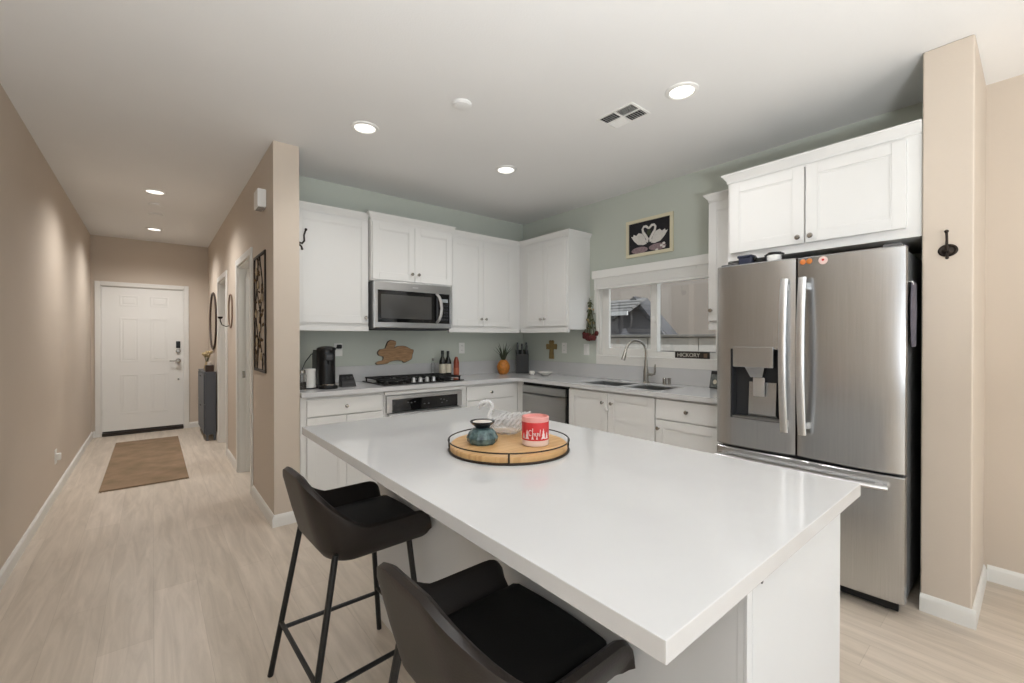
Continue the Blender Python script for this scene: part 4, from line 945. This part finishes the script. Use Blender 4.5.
# ------------------------------------------------------------------ kitchen window
t = Thing('window_1', None, None, (XW, 2.19, WZ0), kind='structure')
xg = XW+.075; m = MB()
m.box(xg-.03, xg+.03, WY0+.001, WY0+.045, WZ0+.02, WZ1-.001).box(xg-.03, xg+.03, WY1-.055, WY1-.001, WZ0+.02, WZ1-.001).box(xg-.03, xg+.03, WY0+.045, WY1-.055, WZ0+.02, WZ0+.065).box(xg-.03, xg+.03, WY0+.045, WY1-.055, WZ1-.045, WZ1-.001)
m.box(xg-.035, xg+.02, 2.165, 2.232, WZ0+.065, WZ1-.045, .003)
m.box(xg-.03, xg+.0, 2.232, WY1-.055, WZ0+.065, WZ0+.09).box(xg-.03, xg, WY1-.085, WY1-.055, WZ0+.09, WZ1-.045)
t.part('window_frame', m, TRIM)
t.part('pane', MB().box(xg-.004, xg+.002, 2.232, WY1-.085, WZ0+.09, WZ1-.045), PANE); t.part('pane', MB().box(xg+.006, xg+.012, WY0+.045, 2.165, WZ0+.065, WZ1-.045), PANE)
t.part('window_jamb', MB().box(XW-.001, xg-.031, WY1-.010, WY1-.001, WZ0+.0195, WZ1-.001).box(XW-.001, xg-.031, WY0+.001, WY0+.010, WZ0+.0195, WZ1-.001).box(XW-.001, xg-.031, WY0+.0105, WY1-.0105, WZ1-.010, WZ1-.001), TRIM)
t.part('window_sill', MB().box(XW-.022, xg-.031, WY0+.001, WY1-.001, WZ0-.0, WZ0+.019, .003), TRIM)
t.part('latch', MB().box(xg-.045, xg-.0355, 2.185, 2.212, 1.44, 1.50, .003), WHPL)
struct('trim_5', MB().box(XW-.020, XW-.001, WY0-.04, WY1+.02, 1.0505, WZ0-.0005, .002), TRIM)
struct('trim_6', MB().box(XW-.0185, XW-.001, WY1+.0005, WY1+.022, WZ0-.0, WZ1+.01, .002), TRIM)
# raised blind
t = Thing('window_blind', 'white slatted blind raised to the top of the kitchen window', 'blind', (XW-.03, 2.19, 1.77))
by0_, by1_ = 1.56, 2.812
t.part('valance', MB().box(XW-.082, XW-.066, by0_, by1_, 1.885, 1.962, .003).box(XW-.066, XW-.021, by1_-.012, by1_, 1.885, 1.962, .002), WHPL)
t.part('headrail', MB().box(XW-.064, XW-.022, by0_+.005, by1_-.016, 1.905, 1.958), WHPL)
for k in range(14):
    z = 1.8005+.0072*k; t.part('slat', MB().box(XW-.072-.0012*(k % 2), XW-.022, by0_+.01, by1_-.02, z, z+.0066, .001), WHPL)
t.part('bottom_rail', MB().box(XW-.073, XW-.021, by0_+.01, by1_-.02, 1.778, 1.799, .004), WHPL)
for y in (1.75, 2.0, 2.25, 2.5, 2.72): t.part('ladder_clip', MB().box(XW-.0765, XW-.0725, y-.006, y+.006, 1.86, 1.884, .001), WHPL)
t.part('tilt_wand', MB().tube([(XW-.085, 2.765, 1.89), (XW-.087, 2.765, 1.55)], .004, 8), WHPL)
# swan picture
Y0, Y1, Z0, Z1 = 1.981, 2.455, 2.044, 2.381; ya, yb2 = 2.026, 2.428
t = Thing('framed_picture', 'framed picture of two white swans hung above the window', 'picture', (XW, 2.22, 2.04))
m = MB().box(XW-.022, XW-.001, Y0, Y1, Z0, Z0+.029, .003).box(XW-.022, XW-.001, Y0, Y1, Z1-.029, Z1, .003).box(XW-.022, XW-.001, Y0, Y0+.029, Z0+.029, Z1-.029, .003).box(XW-.022, XW-.001, Y1-.029, Y1, Z0+.029, Z1-.029, .003)
t.part('frame', m, GOLDF)
cv = t.part('canvas', MB().box(XW-.010, XW-.002, Y0+.029, Y1-.029, Z0+.029, Z1-.029), PICBK)
Mp = Matrix.Translation((XW-.0101, 2.218, 2.212)) @ Matrix.Rotation(-PI/2, 4, 'Z') @ Matrix.Rotation(PI/2, 4, 'X') @ Matrix.Scale(1.13, 4)
def pic(name, poly, m_, d): t.part(name, MB().prism(poly, d, Mp), m_, cv)
def ell(cx, cy, a, b, n=20, rot=0): return [(cx+a*math.cos(q)*math.cos(rot)-b*math.sin(q)*math.sin(rot), cy+a*math.cos(q)*math.sin(rot)+b*math.sin(q)*math.cos(rot)) for q in [2*PI*k/n for k in range(n)]]
pic('swan_reflection', ell(-.085, -.098, .075, .026), PICP, .0006); pic('swan_reflection', ell(.075, -.093, .075, .026), PICP, .0006)
for s_ in (-1, 1):
    pic('swan_body', [(s_*x, y) for x, y in ([(.02, -.055), (.05, -.062), (.10, -.052), (.135, -.02), (.165, .022), (.145, .018), (.14, .035), (.115, .022), (.095, .04), (.06, .03), (.035, -.005)])], PICW, .001)
    mm = MB().tube([(s_*x, y, .0012) for x, y in ((.02, -.045), (.012, -.02), (.03, .01), (.052, .04), (.058, .066), (.046, .083), (.026, .083), (.010, .070), (.002, .058))], [.013, .012, .011, .010, .009, .009, .010, .009, .004], 8, M=Mp @ Matrix.Diagonal((1, 1, .15, 1)))
    t.part('swan_neck', mm, PICW, cv)
pic('leaf_cluster', ell(0, .03, .018, .024), PICG, .0007)
for q in range(4): pic('water_flower', ell(.13-.02*q*(q % 2), -.075-.014*q, .013, .009), PICW, .0008)
# sign on the sill
t = Thing('lettered_sign', 'small dark sign with white block letters at right end of window sill', 'sign', (XW-.01, 1.815, WZ0+.0))
zz = WZ0+.0192
t.part('board', MB().box(XW-.016, XW-.002, 1.668, 1.962, zz, zz+.052, .002), SIGNB)
text_mesh('lettering', 'HICKORY', .045, .001, SIGNW, t.o, Matrix.Translation((-.0072, .027, zz-WZ0+.026)) @ Matrix.Rotation(-PI/2, 4, 'Z') @ Matrix.Rotation(PI/2, 4, 'X'))
t.part('end_block', MB().box(XW-.0172, XW-.0161, 1.684, 1.712, zz+.01, zz+.042), mat('brown_sign_patch', (110, 90, 72), .6))
# small photo frame
t = Thing('photo_frame', 'small black photo frame standing on counter against the fridge', 'photo frame', (3.33, 1.575, ZTOP))
Mf = Matrix.Translation((3.325, 1.575, ZTOP+.002)) @ Matrix.Rotation(math.radians(-20), 4, 'Z') @ Matrix.Rotation(math.radians(10), 4, 'Y')
t.part('frame', MB().box(-.008, .008, -.062, .062, 0, .135, .002, M=Mf), BLACK)
t.part('photo', MB().box(-.0095, -.0081, -.056, .056, .008, .108, M=Mf), PHOTO)
t.part('flower_print', MB().prism(ell(-.01, .05, .018, .018), .0008, Mf @ Matrix.Translation((-.0096, 0, 0)) @ Matrix.Rotation(-PI/2, 4, 'Z') @ Matrix.Rotation(PI/2, 4, 'X')), LABELW)
# dried roses
t = Thing('dried_roses', 'bunch of dried red roses hanging upside down left of the window', 'dried flowers', (XW-.04, 2.868, 1.28))
m = MB(); xr_, yr_ = XW-.042, 2.868
rose = []
for k in range(13):
    a = k*2.4; r = .012+.05*(k/13)**.5; dz = random.uniform(-.025, .03); e = (xr_+r*.5*math.cos(a), yr_+r*1.5*math.sin(a), 1.325+dz); rose.append(e)
    m.tube([(xr_+.002*math.cos(a), yr_+.003*math.sin(a), 1.70+random.uniform(-.03, .01)), (xr_+.004*math.cos(a), yr_+.01*math.sin(a), 1.60), (xr_+r*.4*math.cos(a), yr_+r*math.sin(a), 1.45), e], .0028, 6)
t.part('stems', m, DRYG)
m = MB()
for k in range(46):
    z = random.uniform(1.38, 1.69); sp = .018+.035*(1.69-z)/.3; a = random.uniform(0, 6.28)
    p = Vector((xr_+sp*.5*math.cos(a), yr_+sp*math.sin(a), z)); d = Vector((random.uniform(-.3, .3), random.uniform(-.7, .7), random.uniform(-1, .2))).normalized()*.032
    m.tube([p, p+d*.5, p+d], [.003, .010, .001], 6, flat=(1, .3))
t.part('leaves', m, DRYG)
for e in rose: t.part('rose_head', MB().ball(e, .023, 10, (.8, 1, 1.1), noise=.16), ROSE, ang=80)
m = MB()
for k in range(7): m.ball((xr_+random.uniform(-.03, .02), yr_+random.uniform(-.035, .035), random.uniform(1.40, 1.62)), .011, 8, noise=.2)
t.part('filler_flowers', m, CREAM)
t.part('ribbon', MB().ball((xr_, yr_, 1.60), .017, 10, (.8, 1.2, .7), noise=.15).tube([(xr_, yr_, 1.70), (XW-.001, yr_, 1.725)], .0015, 6), CREAM)

# ------------------------------------------------------------------ hall things
m = MB(); m.box(-.355, .258, 5.045, 7.29, .0004, .009, .002)
t = Thing('rug', 'brown fringed runner rug on the hall floor before the door', 'rug', (-.05, 6.16, 0))
t.part('weave', m, RUG)
for ye, s_ in ((5.045, -1), (7.29, 1)):
    m = MB()
    for k in range(75):
        x = -.352+.607*k/74; m.tube([(x, ye, .005), (x+random.uniform(-.006, .006), ye+s_*random.uniform(.02, .034), .003)], .0022, 5)
    t.part('fringe', m, FRINGE)
# console
cx0, cx1, cy0, cy1, cz = .497, XR-.016, 6.735, 7.60, .875
t = Thing('shoe_cabinet', 'slim slate grey shoe cabinet against the hall wall near the door', 'cabinet', ((cx0+cx1)/2, (cy0+cy1)/2, 0))
t.part('body', MB().box(cx0+.018, cx1, cy0, cy1, .075, cz-.018, .002), GREYF)
t.part('top', MB().box(cx0+.004, cx1, cy0-.006, cy1+.006, cz-.018, cz, .002), GREYF)
for z0_, z1_ in ((.09, .46), (.466, .85)):
    d = t.part('door', MB().box(cx0, cx0+.0175, cy0+.006, cy1-.006, z0_, z1_, .003), GREYF)
    t.part('pull', MB().box(cx0-.008, cx0, (cy0+cy1)/2-.06, (cy0+cy1)/2+.06, z1_-.05, z1_-.04, .002), BLACK, d)
for x in (cx0+.025, cx1-.028):
    for y in (cy0+.004, cy1-.034): t.part('leg', MB().box(x, x+.026, y, y+.03, 0, .075, .002), GREYF)
t = Thing('flower_vase', 'slim vase of pale dried flowers on the hall shoe cabinet', 'vase', (.56, 7.10, cz))
t.part('vase', MB().lathe([(0, 0), (.026, 0), (.034, .02), (.03, .06), (.015, .1), (.018, .12), (.014, .12), (.012, .1), (0, .02)], (.56, 7.10, cz+.0003), seg=20), CREAM)
m = MB()
for k in range(9):
    a = k*2.4; r = .03+.05*(k/9); m.tube([(.56, 7.10, cz+.08), (.56+r*.3*math.cos(a), 7.10+r*.5*math.sin(a), cz+.15), (.56+r*.7*math.cos(a), 7.10+r*math.sin(a), cz+.19+.05*(k % 3)/2)], .0025, 5)
t.part('stems', m, DRYG)
m = MB()
for k in range(9):
    a = k*2.4; r = .03+.05*(k/9); m.ball((.56+r*.7*math.cos(a), 7.10+r*math.sin(a), cz+.195+.05*(k % 3)/2), .022, 8, noise=.2)
t.part('blooms', m, CREAM)
t = Thing('wooden_box', 'dark wooden candle box on near end of hall shoe cabinet', 'box', (.565, 6.82, cz))
t.part('box', MB().box(.52, .61, 6.77, 6.88, cz+.0003, cz+.085, .004), DKWOOD)
t.part('candle', MB().lathe([(.022, .0853), (.022, .125), (.018, .128), (0, .128)], (.565, 6.825, cz), seg=18), WAX)
# round mirror
my, mz, mr = 7.12, 1.54, .378
t = Thing('round_mirror', 'round mirror in thin brown frame on the hall wall above shoe cabinet', 'mirror', (XR, my, mz-mr))
t.part('frame', MB().tube([(XR-.012, my+mr*math.cos(2*PI*k/64), mz+mr*math.sin(2*PI*k/64)) for k in range(64)], .011, 10, True), RIMW)
t.part('glass', MB().lathe([(0, .004), (mr-.006, .004), (mr-.006, .010), (0, .010)], (XR, my, mz), (-1, 0, 0), 64), MIRROR)
# sconce: long oval loop with a hooked arm
sy_, sz0, sz1, hw = 5.42, 1.415, 1.765, .125
t = Thing('wall_sconce', 'wooden oval loop sconce with iron arm between hall doorways', 'wall sconce', (XR, sy_, sz0))
P = []
for k in range(40):
    a = 2*PI*k/40; c, s_ = math.cos(a), math.sin(a); P.append((XR-.010, sy_+hw*c, (sz0+sz1)/2+((sz1-sz0)/2-hw)*(1 if s_ >= 0 else -1)+hw*s_))
t.part('loop', MB().tube(P, .0065, 8, True), mat('mid_brown_wood', (112, 84, 62), .5))
m = MB().tube([(XR-.024, sy_, sz0+.02), (XR-.05, sy_, sz0+.012), (XR-.085, sy_, sz0+.03), (XR-.10, sy_, sz0+.075), (XR-.10, sy_, sz0+.095)], .005, 8)
t.part('arm', m, BRONZE)
t.part('cup', MB().lathe([(0, 0), (.014, .002), (.022, .012), (.024, .024), (.02, .024), (0, .012)], (XR-.10, sy_, sz0+.09), seg=18), BRONZE)
# metal wall art
a0, a1, z0, z1 = 3.60, 4.05, 1.045, 1.95
t = Thing('metal_wall_art', 'tall dark metal wall panel of leafy branches on the hall wall', 'wall art', (XR, (a0+a1)/2, z0))
m = MB(); xw_ = XR-.012
for q in ((a0, a0+.022, z0, z1), (a1-.022, a1, z0, z1), (a0+.022, a1-.022, z0, z0+.022), (a0+.022, a1-.022, z1-.022, z1)): m.box(xw_, XR-.001, *q, .003)
t.part('frame', m, BRONZE)
mc = (a0+a1)/2; m = MB()
for sw, off in ((.06, -.06), (.08, .03), (.05, .10)):
    m.tube([(XR-.008, mc+off+sw*math.sin(4.0*k/24*PI/1.4+off*30), z0+.015+(z1-z0-.03)*k/24) for k in range(25)], .004, 8)
t.part('branches', m, BRONZE)
m = MB()
for k in range(46):
    z = random.uniform(z0+.06, z1-.06); y = mc+random.uniform(-.17, .17); a = random.uniform(-1, 1); L = random.uniform(.035, .06)
    d = Vector((0, math.sin(a), math.cos(a)*random.choice((1, -1)))); p = Vector((XR-.009+random.uniform(-.003, .003), y, z))
    m.tube([p-d*L/2, p, p+d*L/2], [.001, .009, .001], 8, flat=(1, .3))
t.part('leaves', m, mat('antique_brass', (104, 86, 64), .45, .6))
for k in range(7):
    z = z0+.12+.11*k; y = mc+(-.09, .08, -.03, .12, -.12, .03, .1)[k]; mm = MB()
    for q in range(6): a = q*PI/3; mm.ball((XR-.012, y+.02*math.cos(a), z+.02*math.sin(a)), .014, 8, (.4, 1, 1))
    t.part('blossom', mm, mat('champagne_metal', (176, 160, 132), .4, .5) if k == 0 else MATS['champagne_metal'])
# chime box
t = Thing('door_chime', 'white box chime high on the hall wall near its end', 'door chime', (XR, 3.66, 2.25))
t.part('housing', MB().box(XR-.058, XR-.0005, 3.585, 3.73, 2.255, 2.385, .006), WHPL)
t.part('grille', MB().box(XR-.05, XR-.01, 3.60, 3.715, 2.249, 2.2555, .002), mat('grey_grille', (150, 146, 140), .6))
# outlet with plug-in on the left wall
t = Thing('outlet_plate', 'white outlet low on the left hall wall with a small plug-in', 'outlet', (XL, 5.15, .33))
t.part('plate', MB().box(XL+.0005, XL+.006, 5.11, 5.19, .27, .388, .002), WHPL)
t.part('plug', MB().box(XL+.006, XL+.035, 5.13, 5.17, .30, .355, .006), WHPL)

# hooks
def hook(name, label, Mh, loc):
    t = Thing(name, label, 'wall hook', loc); t.off = Vector(loc)
    t.part('rosette', MB().lathe([(.034, 0), (.034, .004), (.028, .008), (.022, .006), (.014, .012), (0, .014)], seg=24, M=Mh, sx=1, sy=.85), BRONZE)
    t.part('arm', MB().tube([(0, 0, .01), (0, -.004, .030), (0, .012, .042), (0, .045, .040), (0, .078, .050)], [.006, .006, .0055, .005, .005], 10, M=Mh).ball((0, .08, .051), .0085, 10, M=Mh), BRONZE)
    t.part('peg', MB().tube([(0, -.008, .01), (0, -.022, .026), (0, -.036, .030)], .0055, 10, M=Mh).ball((0, -.037, .030), .007, 10, M=Mh), BRONZE)
hook('wall_hook', 'dark bronze wall hook on the beige column beside the fridge', Matrix.Translation((XF-.0003, .271, 1.705)) @ Matrix.Rotation(-PI/2, 4, 'Z') @ Matrix.Rotation(PI/2, 4, 'X'), (XF, .271, 1.67))
hook('wall_hook', 'black wall hook on the kitchen side of the hall wall end', Matrix.Translation((XR2+.0003, 3.43, 2.0)) @ Matrix.Scale(1.25, 4) @ Matrix.Rotation(PI/2, 4, 'Z') @ Matrix.Rotation(PI/2, 4, 'X'), (XR2, 3.43, 1.98))

# ------------------------------------------------------------------ outside the kitchen window
struct('ground', MB().box(XW+.13, 16, -6, 14, -.25, -.12), GRND)
xw0 = 5.9
t = Thing('garden_wall', 'grey concrete block garden wall outside the kitchen window', 'wall', (xw0+.1, 4, -.12))
t.part('mortar', MB().box(xw0+.012, xw0+.15, -1, 9, -.12, 1.325), MORT)
m = MB()
for r in range(7):
    z1_ = 1.315-.205*r
    for k in range(13):
        y = -1+k*.81+(.40 if r % 2 else 0)
        if y < 8.6: m.box(xw0, xw0+.16, y, y+.797, max(-.12, z1_-.193), z1_)
t.part('blocks', m, CMU)
t.part('cap', MB().box(xw0-.03, xw0+.19, -1, 9, 1.327, 1.365, .006), MORT)
# neighbour's house, and a grey gable shaped after a cast roof shadow
BX = Matrix(((0, 0, 1, 0), (1, 0, 0, 0), (0, 1, 0, 0), (0, 0, 0, 1)))      # polygon (y, z) pushed along +x
t = Thing('house', 'large grey beige stucco house wall beyond the garden wall', 'house', (10, 3, -.12))
t.part('wall', MB().box(9.6, 12, -3, 11.5, -.12, 5.2), STUCCO)
t.part('roof', MB().box(9.2, 12.4, -3.3, 11.8, 5.2, 5.35), TILE)
t = Thing('house', 'grey gable standing in for a roof shadow, with tiled eave, beyond the garden wall', 'house', (8.2, 6.2, -.12))
yg, zp, ye = 5.63, 2.19, 4.7
t.part('wall', MB().prism([(ye+.12, -.12), (9.2, -.12), (9.2, 1.5), (yg+.55, 1.78), (yg, zp-.02), (ye+.12, 1.27)], .36, Matrix.Translation((8.2, 0, 0)) @ BX), STUCCG)
t.part('roof', MB().prism([(ye, 1.15), (yg, zp-.015), (yg+.55, 1.785), (9.3, 1.505), (9.3, 1.545), (yg+.55, 1.825), (yg, zp+.03), (ye, 1.19)], .42, Matrix.Translation((8.18, 0, 0)) @ BX), TILE)
t.part('fascia', MB().prism([(ye-.08, 1.07), (ye-.02, 1.03), (yg, zp-.06), (yg+.6, 1.70), (yg+.64, 1.80), (yg, zp+.04)], .10, Matrix.Translation((8.09, 0, 0)) @ BX), TILE)
m = MB()
for k in range(4):
    m.loft([[(7.55+.15*k, 5.4, 1.84+.075*k), (7.74+.15*k, 5.4, 1.915+.075*k), (7.74+.15*k, 5.4, 1.955+.075*k), (7.55+.15*k, 5.4, 1.89+.075*k)], [(7.55+.15*k, 9.4, 1.84+.075*k), (7.74+.15*k, 9.4, 1.915+.075*k), (7.74+.15*k, 9.4, 1.955+.075*k), (7.55+.15*k, 9.4, 1.89+.075*k)]])
t.part('tiled_eave', m, mat('pale_grey_roof_tile', (84, 82, 80), .9, spec=.1, noise=.2, nscale=10))
t.part('eave_fascia', MB().box(7.52, 7.56, 5.4, 9.4, 1.79, 1.875), FASCIA)
